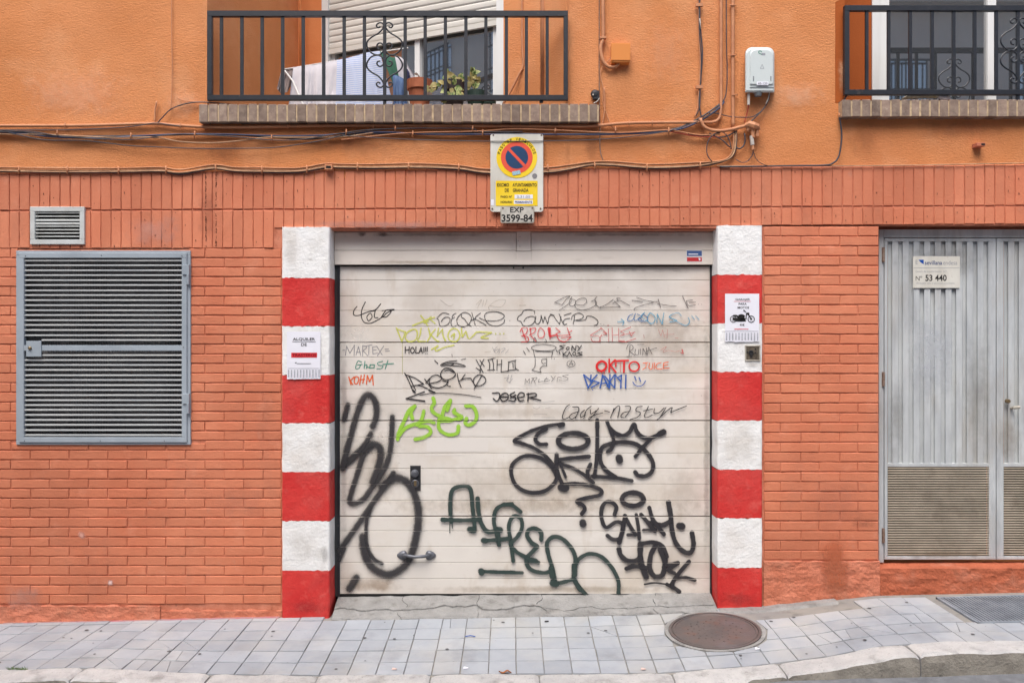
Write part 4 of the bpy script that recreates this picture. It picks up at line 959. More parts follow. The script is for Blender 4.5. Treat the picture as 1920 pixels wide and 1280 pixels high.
T.many([(187,1073),(150,1105),(120,1185),(140,1207),(182,1190)],[(215,1095),(265,1098),(272,1125),(240,1202)],[(265,1140),(207,1160),(185,1190),(210,1207),(250,1180)],[(325,1125),(292,1155),(290,1190),(330,1172)],[(387,1088),(340,1130),(318,1202)],[(378,1120),(384,1160),(432,1130)],[(455,1108),(380,1202),(360,1205)],[(365,1195),(420,1170),(492,1150)],[(510,1130),(555,1142)],[(597,1108),(565,1197)],[(585,1145),(620,1097),(650,1092),(632,1192)],[(700,1090),(745,1092),(742,1130),(700,1190)],[(735,1137),(682,1150),(660,1185),(690,1195)],[(857,1090),(812,1098),(800,1130),(842,1150),(812,1190),(745,1212)],[(915,1090),(877,1178),(902,1192),(950,1170)],[(870,1132),(952,1115)],[(970,1110),(968,1152),(1010,1150),(1060,1105)],[(1077,1100),(1022,1190),(995,1212)],[(1022,1190),(1110,1112),(1135,1103)],[(1135,1103),(1120,1147)],[(1120,1147),(1170,1125),(1267,1086)]).done()
# grime and smears on the door
def smear(parent, x0, x1, y0, y1, col, dens, soft, label, o, name='stain', seed=0):
    mb = MB(); d = []; n = 24; m_ = 16
    for i in range(n+1):
        for j in range(m_+1):
            u, v = 2*i/n-1, 2*j/m_-1
            px = (x0+x1)/2+(x1-x0)/2*u; py = (y0+y1)/2+(y1-y0)/2*v
            mb.v.append(tuple(P(px, py, o)))
            rr_ = (abs(u)**2.6+abs(v)**2.6)**(1/2.6)+.28*noise.noise(Vector((px*.05, py*.05, seed+x0)))
            d.append(1.0 if i in (0,n) or j in (0,m_) else min(1, rr_))
    for i in range(n):
        for j in range(m_): a = i*(m_+1)+j; mb.f.append((a, a+m_+1, a+m_+2, a+1)); mb.mi.append(0)
    mb.d = True
    ob = mk(name, mb, paint('stain_'+str(int(x0))+'_'+str(int(y0)), col, soft, dens, 26, .9, .85), parent, label=label)
    at = ob.data.attributes.new('d', 'FLOAT', 'POINT'); at.data.foreach_set('value', d); return ob
for q in STAINS: smear(*q[:5], q[5], q[6], q[7], q[8], q[9])
for i, (a, b, c, d_, col, de) in enumerate(((637,1331,500,512,srgb(150,140,130),.3),(637,760,1080,1113,srgb(150,118,84),.4),(760,1331,1096,1113,srgb(160,140,112),.35),(1180,1331,560,700,srgb(178,160,142),.3),
        (640,760,790,960,srgb(176,156,130),.2),(780,1200,850,966,srgb(186,166,140),.2),(1230,1331,850,1000,srgb(176,158,136),.2),(640,1331,930,967,srgb(180,160,134),.25),(640,1331,760,787,srgb(186,168,146),.22),(637,652,560,1112,srgb(130,118,108),.25),(1318,1331,560,1112,srgb(130,118,108),.3),(690,760,800,860,srgb(240,236,230),.35),(640,700,600,660,srgb(240,236,230),.4))):
    smear(gd, a, b, c, d_, col, de, .9, 'blurred grime or paint smear', DO+.0010-.00001*i, 'grime')
for i, (a, b, c, d_, col, de) in enumerate(((670,690,434,446,srgb(80,76,76),.55),(708,728,434,445,srgb(80,76,76),.45),(640,960,436,444,srgb(120,108,98),.4),(1000,1330,436,444,srgb(120,108,98),.4),(640,950,488,495,srgb(150,130,100),.35))):
    smear(hd, a, b, c, d_, col, de, .9, 'dark smudge', ho+.0006+.00001*i, 'grime')
for pL_, a, b, c, d_, col, de in ((pL,598,618,1020,1066,srgb(90,88,86),.6),(pL,530,618,1120,1156,srgb(110,60,60),.4),(pR,1348,1428,1105,1140,srgb(110,60,60),.45),(pR,1395,1429,676,690,srgb(150,140,130),.6),(pL,530,560,430,520,srgb(190,180,170),.4),(pR,1350,1428,800,875,srgb(196,188,176),.4),(pL,532,616,640,702,srgb(206,200,186),.5),(pL,535,612,980,1060,srgb(196,188,176),.35)):
    smear(pL_, a, b, c, d_, col, de*.55, .9, 'dirty scuff', .0255, 'grime')
# big sprays
bigL = [([(100,120),(92,150),(78,205)],26),([(245,245),(265,190),(266,120),(245,75),(215,60),(185,92),(150,180),(120,290),(90,400),(70,490)],30),([(72,490),(130,430),(185,370),(235,288)],24),([(100,452),(180,385),(240,350),(285,365),(292,420),(275,490),(245,570)],34),([(240,362),(190,420),(150,540),(117,645),(110,690),(140,697),(190,672),(240,605),(310,500),(345,400),(356,290),(360,190)],26),([(367,520),(320,590),(255,680),(180,790),(110,890),(50,975)],28),([(52,1030),(80,960)],16),([(300,595),(370,552),(430,560),(482,620),(510,720),(510,820),(490,930),(460,1020),(410,1080),(340,1112),(270,1090),(220,1040),(192,960),(185,890)],38),([(235,722),(210,800),(207,880),(217,960),(250,1018),(300,1048)],18),([(150,1132),(110,1195)],36)]
T = Tag('hazy overspray around the tall black loops', halo, 4, 30)
for p, w_ in bigL: T.s(p, w_*2.6)
T.done('overspray')
T = Tag('tall soft black sprayed loops at the left of the door', spray, 4, 30)
for p, w_ in bigL: T.s(p, w_*1.18)
T.done()
solo = [([(440,88),(370,95),(270,120),(180,160),(122,200),(170,215),(260,250),(340,310),(400,390),(440,482)],20),([(335,120),(282,150),(262,190),(290,220),(335,222)],22),([(402,430),(370,370),(310,320),(230,297),(160,312),(108,360),(102,420),(130,490),(190,533),(260,545),(330,530),(388,480),(410,420),(400,350)],22),([(405,290),(402,340)],26),([(400,337),(450,320),(620,303)],22),([(420,330),(440,380),(465,440)],16),([(410,345),(500,375),(580,420),(650,477)],20),([(630,355),(610,400),(615,430)],22),([(675,60),(675,200),(670,330),(655,440)],22),([(640,435),(720,440),(800,446),(905,465)],22),([(800,442),(740,400),(702,350),(692,290),(712,240),(780,215),(850,207),(930,220),(1000,270),(1045,340),(1040,400),(1000,432),(950,430),(928,408)],24),([(740,72),(765,130),(785,200),(770,250),(745,270)],22),([(762,118),(800,150),(850,165),(890,140),(920,90),(940,140),(980,175),(1030,180),(1117,140)],24),([(1030,188),(980,240),(930,303)],22),([(440,490),(540,485),(640,500),(702,530),(690,560),(600,580),(540,602),(582,630),(592,655),(572,685)],22),([(1095,150),(1118,140)],34),([(425,95),(445,90)],28),([(820,312),(824,328)],42),([(435,508),(462,512)],44),([(578,742),(580,752)],40)]
T = Tag('thin overspray around the crowned black tag', halo2, 5, 20)
for p, w_ in solo: T.s(p, w_*2.3)
T.ell(515,200,100,55,60).done('overspray')
T = Tag('large black sprayed tag with a crown and a question mark', blk, 5, 20)
for p, w_ in solo: T.s(p, w_*1.08)
T.ell(515,200,100,53,30).done()
sak = [([(790,690),(802,640),(770,608),(730,610),(705,650),(705,720),(735,775),(800,740),(842,752),(845,800),(825,850),(780,855),(743,830)],24),([(822,875),(850,765),(860,698)],28),([(860,700),(890,760),(930,820)],24),([(880,825),(932,825)],22),([(935,690),(950,780),(955,850)],22),([(967,690),(1010,740),(1060,800)],26),([(985,795),(1062,792)],22),([(1022,645),(1050,730),(1120,822)],26),([(1030,745),(1110,760),(1160,735)],30),([(1150,610),(1165,700),(1175,800),(1200,880),(1250,935),(1298,942),(1317,890),(1307,812)],30),([(1222,765),(1240,768)],42)]
yael = [([(820,920),(832,960),(870,995),(920,1000),(965,980)],30),([(962,885),(965,1000),(1002,1108)],36),([(870,1050),(920,1035),(1000,1045)],28),([(980,882),(1050,875),(1110,900),(1140,970)],26),([(1062,900),(1032,960),(1025,1050),(1060,1102),(1110,1090),(1125,1010),(1092,920)],32),([(1130,960),(1135,1030)],26),([(1120,1040),(1212,1012)],28),([(1212,1015),(1150,1060),(1190,1080)],24),([(1287,1003),(1220,1080),(1180,1140),(1178,1175)],26),([(1170,1152),(1200,1120),(1260,1110),(1325,1127)],22)]
T = Tag('black sprayed tag reading SAKAH with a ring above', blk, 5, 22)
for p, w_ in sak: T.s(p, w_)
T.ell(912,588,72,44,30).done()
T = Tag('thick black sprayed tag reading YAEL at the lower right corner', blk, 5, 22)
for p, w_ in yael: T.s(p, w_)
T.s([(990,1155),(1060,1145),(1140,1155)],12); T.s([(1140,1155),(1190,1180),(1222,1203)],24); T.done()
alf4 = [([(705,805),(700,720),(705,640),(730,605),(790,595),(820,620),(830,720),(842,848),(815,850)],22),([(655,792),(760,796),(870,792)],22),([(860,668),(865,740),(880,810),(920,862),(990,852)],24),([(985,940),(970,870),(955,800),(965,740),(1000,710),(1061,700)],22),([(897,915),(980,910),(1050,905)],22),([(655,792),(668,793)],28),([(815,848),(835,852)],34),([(975,850),(992,852)],34),([(880,1095),(980,1098),(1075,1100)],20),([(880,1092),(884,1102)],32),([(895,913),(906,915)],30)]
alf5 = [([(50,622),(110,630),(165,672)],24),([(115,1000),(100,880),(85,790),(95,730),(125,700),(167,720),(172,780),(140,840),(97,890),(140,940),(220,985),(282,1010)],24),([(14,790),(22,892)],20),([(0,855),(92,850)],24),([(302,857),(300,810),(260,782),(220,792),(207,830),(240,880),(275,902),(250,930),(205,980),(210,1030),(250,1065),(320,1078),(372,1065)],26),([(212,990),(262,1000)],34),([(395,1150),(380,1060),(350,960),(340,880),(380,840),(440,850),(500,910),(530,980),(522,1060),(520,1120),(560,1190)],26),([(390,1150),(440,1142),(520,1120)],24),([(525,1060),(550,990),(620,952),(700,970),(770,1040),(815,1130),(817,1218)],24),([(522,1030),(524,1090)],36),([(525,1125),(560,1180),(600,1222)],26),([(382,1146),(400,1152)],46),([(370,1050),(375,1100)],36),([(0,1075),(175,1078)],20)]
T = Tag('thin overspray around the dark green tag', halo2, 4, 20)
for p, w_ in alf4: T.s(p, w_*2.2)
for p, w_ in alf5: T.s(p, w_*2.2, z=5)
T.done('overspray')
T = Tag('large dark green sprayed tag reading ALFREDO with underline', dkg, 4, 22)
for p, w_ in alf4: T.s(p, w_)
for p, w_ in alf5: T.s(p, w_*1.0, z=5)
T.s([(697,805),(697,868)],5); T.s([(712,805),(712,842)],5); T.done()
# ---------------- louvred window (left) ----------------
wg = thing('louvred_window', P(194,833), 'large blue grey metal louvred window door with hinges on the right, left brick wall', 'vent window')
mb = MB(); o = .012
def frame_px(mb, a, b, c, d, t, o, th):
    mb.cbox(wx(a,o), wx(b,o), -o, -o+th, wz(c+t,o), wz(c,o)); mb.cbox(wx(a,o), wx(b,o), -o, -o+th, wz(d,o), wz(d-t,o))
    mb.cbox(wx(a,o), wx(a+t,o), -o+.0002, -o+th, wz(d-t,o), wz(c+t,o)); mb.cbox(wx(b-t,o), wx(b,o), -o+.0002, -o+th, wz(d-t,o), wz(c+t,o)); return mb
mk('outer_frame', frame_px(mb, 30, 357, 470, 833.5, 8, o, .05), M['bluegrey'], wg)
lf = mk('leaf_frame', frame_px(MB(), 35, 350, 474, 829, 9.5, .022, .03), M['bluegrey'], wg)
mk('middle_rail', MB().prect(44, 341, 647, 657.5, .02, .025), M['bluegrey'], wg)
pl_ = mk('lock_plate', MB().prect(49, 77, 639, 668.5, .027, .006), M['bluegrey'], wg)
mb = MB().lathe(P(56.5,652.5,.027), [(.011,0),(.011,.008),(.006,.012)], 14, 'y'); mk('lock_knob', mb, M['brass'], pl_)
for y in (496, 738):
    h = mk('hinge', MB().prect(342, 354.5, y, y+19, .03, .014), M['bluegrey'], wg)
    mk('hinge_pin', MB().cyl(P(352.5, y+18, .026), P(352.5, y+37, .026), .0095, 10), M['bluegrey'], h, smooth=False)
def slat_mb(a, b, y, o, h1, deep, drop, t=.0015):
    z = wz(y, o); mb = MB(); x0, x1 = wx(a,o), wx(b,o)
    # visible nose and blade sloping back and up
    prof = [(-o, z), (-o-.001, z-h1*.5), (-o, z-h1), (-o+.002, z-h1), (-o+.003, z-h1*.4), (-o+deep, z+drop), (-o+deep, z+drop+t), (-o+.003, z+.001)]
    n = len(prof); mb.add([(x0, y_, z_) for y_, z_ in prof]+[(x1, y_, z_) for y_, z_ in prof], [(i, (i+1) % n, n+(i+1) % n, n+i) for i in range(n)]+[tuple(range(n)), tuple(range(n, 2*n))[::-1]]); return mb
y = 487.0; i = 0
while y < 818:
    a = 44
    if 634 < y < 672: a = 78
    if not (644 < y < 659):
        mb = slat_mb(a, 341, y+R.uniform(-.4,.4), .014, .0088, .02, .0015)
        mk('slat', mb, M['slat'], wg, kind=None)
    y += 9.35
mb = MB()
for i in range(100):
    px = 47+i*3.0; mb.box(wx(px,-.05), wx(px,-.05)+.004, .05, .056, wz(822,-.05), wz(484,-.05))
mk('inner_mesh', mb, M['mesh'], wg, kind='stuff')
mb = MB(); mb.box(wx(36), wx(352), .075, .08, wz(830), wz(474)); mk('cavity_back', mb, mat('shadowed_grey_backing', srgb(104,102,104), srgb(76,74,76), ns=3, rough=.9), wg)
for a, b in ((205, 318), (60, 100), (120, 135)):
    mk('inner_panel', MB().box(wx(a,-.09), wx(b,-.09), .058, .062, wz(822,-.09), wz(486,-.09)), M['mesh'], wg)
for a, b, c, d in ((33,36,472,832),(351,355,472,832)):
    mk('reveal', MB().box(wx(a), wx(b), .006, .13, wz(d), wz(c)), M['bluegrey'], wg)
mk('reveal', MB().box(wx(36), wx(351), .006, .13, wz(832), wz(829.5)), M['bluegrey'], wg)
mb = MB()
for a, b in ((48,480),(190,479),(341,480),(46,826),(188,826),(308,826),(344,651)): mb.cyl(P(a,b,.0225), P(a,b,.0245), .003, 8)
mk('rivets', mb, M['lockmetal'], wg)
# small vent
vg = thing('air_vent', P(107,457), 'small off white rectangular air vent with six slats above the louvred window', 'vent')
mk('frame', frame_px(MB(), 56, 158, 387.5, 458, 9, .014, .04), M['ventwhite'], vg)
y = 398.5
for i in range(8):
    mk('slat', slat_mb(65, 149, y, .006, .0062 if i not in (2,3) else .013, .018, .001), M['ventwhite'], vg); y += 6.3
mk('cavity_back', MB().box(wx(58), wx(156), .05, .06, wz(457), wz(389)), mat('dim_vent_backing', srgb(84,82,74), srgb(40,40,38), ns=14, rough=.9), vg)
for q in ((58,61,389,457),(153,156,389,457)): mk('reveal', MB().box(wx(q[0]), wx(q[1]), .004, .05, wz(q[3]), wz(q[2])), M['ventwhite'], vg)

# ---------------- transformer room double door (right) ----------------
so_ = -.09
td = thing('metal_double_door', P(1868,1052,so_), 'grey galvanised double door with ribbed panels, louvres and a white number sign', 'door')
def TB(a, b, c, d, o, t, ch=.001): return MB().prect(a, b, c, d, o, t, ch)
XR = 2086
fr = MB(); fr.prect(1648, 1657, 430, 1054, so_+.006, .06); fr.prect(1657.2, XR-9, 430, 445, so_+.006, .06); fr.prect(XR-9, XR, 430, 1054, so_+.006, .06)
mk('door_frame', fr, M['galv'], td)
for li, (a, b) in enumerate(((1658.5, 1867.5), (1869, XR-10))):
    lf = mk('door_leaf', frame_px(MB(), a, b, 446.5, 1048.5, 6, so_, .03), M['galv'], td)
    ex = MB(); ex.prect(b-13 if li == 0 else a+6, b-6 if li == 0 else a+13, 452.7, 1042, so_-.001, .02)
    mk('stile', ex, M['galv'], lf)
    pa, pb = (a+6.2, b-13.2) if li == 0 else (a+13.2, b-6.2)
    # ribbed sheet
    mb = MB(); o1, o2 = so_-.004, so_-.022; x = pa; per = 20.0
    prof = []
    while x < pb:
        for dx, oo in ((0,o2),(7.5,o2),(8.2,o1),(19.3,o1)):
            if x+dx < pb: prof.append((x+dx, oo))
        x += per
    prof.append((pb, prof[-1][1]))
    for px, oo in prof: mb.v += [tuple(P(px, 452.5, oo)), tuple(P(px, 869, oo))]
    for i in range(len(prof)-1): mb.f.append((2*i, 2*i+2, 2*i+3, 2*i+1)); mb.mi.append(0)
    mk('ribbed_sheet', mb, M['galv'], lf)
    mk('cross_rail', TB(pa, pb, 868.5, 874.5, so_-.001, .02), M['galv'], lf)
    mb = MB(); y = 876.0
    while y < 1039:
        s2 = slat_mb(pa, pb, y, so_-.004, .0088, .012, -.002); mb.add(s2.v, s2.f); y += 4.62
    mk('louvres', mb, M['louver'], lf, kind='stuff')
    mk('louvre_back', MB().box(wx(pa,so_), wx(pb,so_), -so_+.03, -so_+.035, wz(1043,so_), wz(870,so_)), M['mesh'] if False else M['black'], lf)
for y in (464, 697, 990):
    mk('hinge', MB().cyl(P(1656.5,y,so_+.012), P(1656.5,y+27,so_+.012), .009, 10), M['rust'], td)
kn = MB().lathe(P(1887.5,751.5,so_+.0), [(.014,0),(.014,.02),(.012,.026),(.004,.026)], 16, 'y'); mk('lock_cylinder', kn, M['brass'], td, smooth=False)
kn = MB().tube([P(1897,765,so_+.0), P(1901,764,so_+.03), P(1912,763,so_+.036)], .011, 8); mk('turn_handle', kn, M['plategrey'], td)
mk('number_sign', MB().prect(1712, 1800, 480.5, 540, so_+.004, .004, .001), M['plate'], td)
for q in ((1650,1657,520,700,srgb(140,100,80),.35),(1660,1864,1030,1047,srgb(130,112,92),.4),(1664,1860,455,520,srgb(110,112,116),.3),(1700,1800,560,760,srgb(196,200,206),.4),(1800,1862,600,860,srgb(130,126,120),.25),(1664,1700,700,868,srgb(128,124,118),.3),(1870,1920,780,870,srgb(130,112,92),.3)):
    smear(td, q[0], q[1], q[2], q[3], q[4], q[5], .9, 'weather stain', so_+.0012, 'grime')
ns = bpy.data.objects['number_sign']; oo = so_+.0046
lettering('sevillana', 1734, 1766.5, 488.5, 496.5, oo, M['inkblue'], ns, bold=.012); lettering('endesa', 1768.5, 1795, 488.5, 496.5, oo, M['inkgrey'], ns)
lettering('E', 1717, 1720.5, 487.5, 495.5, oo, M['inkgrey'], ns)
mb = MB(); mb.add([P(1722,487,oo),P(1732,487,oo),P(1732,495.5,oo),P(1727,492.5,oo)], [(0,1,2,3)]); mb.d = 1; mk('emblem', mb, M['logoblue'], ns)
mk('rule_line', MB().prect(1713, 1799, 502, 502.7, oo, .0003, .00005), M['inkgrey'], ns)
lettering('Centro de transformación  A.T.', 1717, 1776, 507, 510.5, oo, M['inkgrey'], ns)
lettering('Nº', 1717, 1729, 517.5, 526, oo, M['ink'], ns); lettering('53 440', 1735, 1775, 515, 527, oo, M['ink'], ns, bold=.02)
lettering('Accesible solo a personal autorizado', 1718, 1790, 529.5, 533, oo, M['inkgrey'], ns)

# ---------------- key switch and flyers ----------------
ks = thing('key_switch', P(1411,676,.02), 'small worn metal key switch box sunk into the right striped pillar below the flyer', 'key switch')
mk('box', frame_px(MB(), 1397, 1426, 647, 677, 2.5, .028, .02), M['plategrey'], ks)
fc = mk('face_plate', MB().prect(1399.6, 1423.5, 649.6, 674.5, .025, .004), M['brass'] if False else mat('tarnished_metal', srgb(122,112,98), srgb(84,76,66), ns=50, rough=.5, metal=.4), ks)
mb = MB().lathe(P(1408,661,.0255), [(.016,0),(.016,.004),(.012,.005),(.011,.001),(.003,.001)], 18, 'y'); mk('key_ring', mb, M['lockmetal'], fc)
mb = MB()
for a, b in ((1399.8+1.5,660),(1416.5,661),(1416.5,654)): mb.cyl(P(a,b,.0255), P(a,b,.028), .005, 8)
mk('screws', mb, M['ink'], fc)
mk('key_slot', MB().prect(1406.5, 1411, 664.5, 670, .029, .002, .0005), M['ink'], fc)
def paper(name, x0, x1, y0, y1, o, lab, cat, tabs_y, split):
    t = thing(name, P((x0+x1)/2, y1, o), lab, cat)
    mb = MB(); n = 10; m_ = 12
    for i in range(n+1):
        for j in range(m_+1):
            px = x0+(x1-x0)*i/n; py = y0+(tabs_y-y0)*j/m_
            mb.v.append(tuple(P(px, py, o+.0009*noise.noise(Vector((px*.09, py*.05, x0))))))
    for i in range(n):
        for j in range(m_): a = i*(m_+1)+j; mb.f.append((a, a+m_+1, a+m_+2, a+1)); mb.mi.append(0)
    mk('sheet', mb, M['paper'], t)
    k = 11; w_ = (x1-x0)/k
    for i in range(k):
        a = x0+i*w_; dz = R.uniform(-.6,.6); oo = o+R.uniform(0,.003); mb = MB()
        mb.add([P(a+.15,tabs_y,o),P(a+w_-.15,tabs_y,o),P(a+w_-.15,y1+dz,oo),P(a+.15,y1+dz,oo)], [(0,1,2,3)]); mb.d = 1
        s_ = mk('tear_off_strip', mb, M['paper'], t)
        u = o+.0012+(oo-o)*.6
        lettering('958 000 000'[:11] if False else '.:i:.l:i', a+1.6, a+w_-1.2, tabs_y+3, y1-3, u, M['inkgrey'], s_, rot=None) if False else None
        mb = MB()
        yy = tabs_y+3
        while yy < y1-3:
            h = R.choice([.9,1.4,.7]); mb.add([P(a+w_*.3,yy,u+.001),P(a+w_*.7,yy,u+.001),P(a+w_*.7,yy+h,u+.001),P(a+w_*.3,yy+h,u+.001)], [(0,1,2,3)]); yy += h+.7
        mb.d = 1; mk('small_print', mb, M['inkgrey'], s_)
    return t
fo = .029
f1 = paper('flyer', 538, 601, 621.5, 710.5, fo, 'white paper flyer reading ALQUILER DE TRASTEROS with tear off strips, left striped pillar', 'flyer', 690, 0)
lo = fo+.0014
lettering('ALQUILER', 549, 590.5, 633, 638.8, lo, M['ink'], f1, bold=.015); mk('rule_line', MB().prect(548, 592, 640, 640.7, lo, .0003, .00005), M['ink'], f1)
lettering('DE', 564.5, 575, 643, 648.5, lo, M['ink'], f1, bold=.01)
mk('red_bar', MB().prect(546, 594.5, 661, 670, lo, .0003, .00005), M['inkred'], f1); lettering('TRASTEROS', 548, 593, 662.8, 668.3, lo+.0006, mat('dark_red_print', srgb(110,20,30), rough=.6), f1, bold=.015)
lettering('◄' if False else '<', 553, 556, 678.5, 681.5, lo, M['ink'], f1, bold=.05); mk('rule_line', MB().prect(557, 583, 681, 681.8, lo, .0003, .00005), M['ink'], f1); lettering('Tel. 600 000 000' if False else 'llllllllllll', 558, 582, 678.5, 680.3, lo, M['inkred'], f1) if False else None
mk('rule_line', MB().prect(540, 599, 690, 690.6, lo, .0003, .00005), M['inkgrey'], f1)
f2 = paper('flyer', 1359.5, 1423.5, 550.5, 640.5, fo, 'white paper flyer reading GARAJES PARA MOTOS with a motorbike picture, right striped pillar', 'flyer', 621, 0)
lettering('GARAJES', 1379, 1405.5, 559.5, 563.8, lo, M['ink'], f2, bold=.012); mk('rule_line', MB().prect(1376, 1408, 564.6, 565.2, lo, .0003, .00005), M['inkred'], f2)
lettering('PARA', 1385, 1400, 567.5, 571.5, lo, M['ink'], f2, bold=.012); lettering('MOTOS', 1383, 1404.5, 574.5, 578.5, lo, M['ink'], f2, bold=.012)
lettering('40€', 1387, 1396, 606.5, 611, lo, M['ink'], f2, bold=.01); mk('rule_line', MB().prect(1377, 1403.5, 616.3, 617.6, lo, .0003, .00005), M['inkred'], f2)
mk('rule_line', MB().prect(1360, 1422, 620.4, 621, lo, .0003, .00005), M['inkgrey'], f2)
bk = MB()
def seg(mb, pts, w_, o=lo):
    q = crom(pts, 1.0) if len(pts) > 2 else [Vector(p) for p in pts]
    b = len(mb.v); n = len(q)
    for i, p in enumerate(q):
        t = (q[min(i+1,n-1)]-q[max(i-1,0)]).normalized(); nr = Vector((-t.y,t.x))*w_/2
        mb.v += [tuple(P(p.x+nr.x,p.y+nr.y,o)), tuple(P(p.x-nr.x,p.y-nr.y,o))]
    for i in range(n-1): mb.f.append((b+2*i,b+2*i+1,b+2*i+3,b+2*i+2)); mb.mi.append(0)
def pb(x, y): return (1340+x/8, 540+y/8)
for cx, cy, r in ((280,465,46),(548,465,48)):
    seg(bk, [(pb(cx,cy)[0]+r/8*math.cos(a*math.pi/8), pb(cx,cy)[1]+r/8*math.sin(a*math.pi/8)) for a in range(17)], 1.3)
    for a in range(3): seg(bk, [(pb(cx,cy)[0]-r/8*math.cos(a), pb(cx,cy)[1]-r/8*math.sin(a)), (pb(cx,cy)[0]+r/8*math.cos(a), pb(cx,cy)[1]+r/8*math.sin(a))], .3, lo+.0001)
for pts, w_ in (([pb(270,460),pb(340,470),pb(460,475)],5.5),([pb(350,430),pb(400,445),pb(450,440)],7),([pb(275,415),pb(330,415),pb(350,440)],3.2),([pb(360,415),pb(410,405),pb(450,425)],3.5),([pb(470,470),pb(475,400),pb(490,380)],2),([pb(480,370),pb(515,410),pb(548,465)],2.2),([pb(470,385),pb(520,380)],3.2),([pb(435,335),pb(470,360)],1.8),([pb(438,325),pb(440,350)],2),([pb(320,490),pb(400,492),pb(470,488)],2.2),([pb(548,455),pb(548,475)],3)): seg(bk, pts, w_, lo+.0002)
bk.d = 1; mk('motorbike_print', bk, M['ink'], f2)

# ---------------- vehicle entrance sign ----------------
vs = thing('vehicle_access_sign', P(969,396,.03), 'white no parking plate with blue and red disc above the garage door', 'sign')
so2 = .028
mb = MB(); n = 6; prof = []
def rr(mb, a, b, c, d, r, o, t):
    pts = []
    for cx, cy, a0 in ((b-r, c+r, -90), (b-r, d-r, 0), (a+r, d-r, 90), (a+r, c+r, 180)):
        for i in range(5): an = math.radians(a0+90*i/4); pts.append((cx+r*math.cos(an), cy+r*math.sin(an)))
    k_ = len(pts); f = [P(x,y,o) for x,y in pts]; bk_ = [P(x,y,o)+Vector((0,t,0)) for x,y in pts]
    mb.add(f+bk_, [tuple(range(k_)), tuple(range(k_,2*k_))[::-1]]+[(i,(i+1)%k_,k_+(i+1)%k_,k_+i) for i in range(k_)]); return mb
mk('plate', rr(MB(), 919.5, 1018.5, 251.5, 397, 4, so2, .004), M['plate'], vs)
mk('side_fold', MB().prect(920.5, 927, 254, 394, so2+.0012, .001, .0004), M['plate'], vs); mk('side_fold', MB().prect(1012, 1017.5, 254, 394, so2+.0012, .001, .0004), M['plate'], vs)
q = .0006
def disc(name, cx, cy, r, o, m, ry=None):
    mb = MB(); n = 40; ry = ry or r
    mb.add([P(cx,cy,o)]+[P(cx+r*math.cos(2*math.pi*i/n), cy+ry*math.sin(2*math.pi*i/n), o) for i in range(n)], [(0,1+i,1+(i+1)%n) for i in range(n)]); mb.d = 1
    return mk(name, mb, m, vs)
cx, cy = 969, 295.5
disc('yellow_disc', cx, cy, 38.3, so2+q*3, M['yellow']); disc('red_disc', cx, cy, 29.8, so2+q*4, M['signred']); disc('blue_disc', cx, cy-.3, 21.3, so2+q*5, M['signblue'])
mb = MB(); ang = math.radians(46.5)
u = (math.cos(ang), math.sin(ang)); v_ = (-u[1], u[0])
mb.add([P(cx+u[0]*s_*23+v_[0]*t_*2.6, cy+u[1]*s_*23+v_[1]*t_*2.6, so2+q*6) for s_, t_ in ((-1,-1),(1,-1),(1,1),(-1,1))], [(0,1,2,3)]); mb.d = 1
mk('red_slash', mb, M['signred'], vs)
word = 'PASO DE VEHICULOS'
for i, ch in enumerate(word):
    if ch == ' ': continue
    a = math.radians(-165+150*i/(len(word)-1)); r = 34.2
    lettering(ch, cx+r*math.cos(a)-1.9, cx+r*math.cos(a)+1.9, cy+r*math.sin(a)-2.7, cy+r*math.sin(a)+2.7, so2+q*5, M['inkbrown'], vs, rot=-(a+math.pi/2), bold=.02)
mk('yellow_panel', MB().prect(929.5, 1008, 339, 386, so2+q*3, .0005, .0001), M['yellow'], vs)
lettering('EXCMO', 932, 954.5, 343.5, 350, so2+q*5, M['inkbrown'], vs, bold=.03); lettering('AYUNTAMIENTO', 961, 1006.5, 343.5, 350, so2+q*5, M['inkbrown'], vs, bold=.03)
lettering('DE', 946.5, 954, 353.5, 360, so2+q*5, M['inkbrown'], vs, bold=.03); lettering('GRANADA', 961.5, 991, 353.5, 360, so2+q*5, M['inkbrown'], vs, bold=.03)
lettering('PASO Nº', 938.5, 960.5, 366.8, 371, so2+q*5, M['inkbrown'], vs, bold=.03); lettering('HORARIO', 938.5, 960.5, 376.7, 381, so2+q*5, M['inkbrown'], vs, bold=.03)
mk('label_strip', MB().prect(965, 999, 365, 372.7, so2+q*4, .0005, .0001), M['paper'], vs); mk('label_strip', MB().prect(963.5, 999, 375.3, 382.5, so2+q*4, .0005, .0001), M['paper'], vs)
lettering('2.31.05', 969, 994, 366.8, 371, so2+q*6, M['inkgrey'], vs, bold=.01); lettering('PERMANENTE', 965.5, 997.5, 376.9, 381, so2+q*6, M['inkblue'], vs, bold=.02)
disc('seal_spot', 1002.5, 330, 4.7, so2+q*3, M['mesh'])
mb = MB(); mb.add([P(960,322,so2+q*7),P(975,319,so2+q*7),P(976.5,326,so2+q*7),P(961.5,329,so2+q*7)], [(0,1,2,3)]); mb.d = 1; mk('sticker', mb, mat('pale_blue_sticker', srgb(190,220,226,.9), srgb(110,160,186,.9), ns=160, rough=.5), vs)
mk('sticker', MB().prect(920.5, 926, 374, 385, so2+q*4, .0004, .0001), M['paper'], vs)
mb = MB()
for a, b in ((925,253.5),(1015,253.5),(923,391.5),(1013.5,391)): mb.cyl(P(a,b,so2+.001), P(a,b,so2+.004), .006, 8)
mk('screws', mb, M['rust'], vs)
ep = thing('permit_plate', P(969,418,.04), 'small grey plate reading EXP 3599-84 fixed under the no parking sign', 'sign')
po = .036
mk('plate', rr(MB(), 938.5, 1001.5, 386.5, 418, 3, po, .004), M['plategrey'], ep)
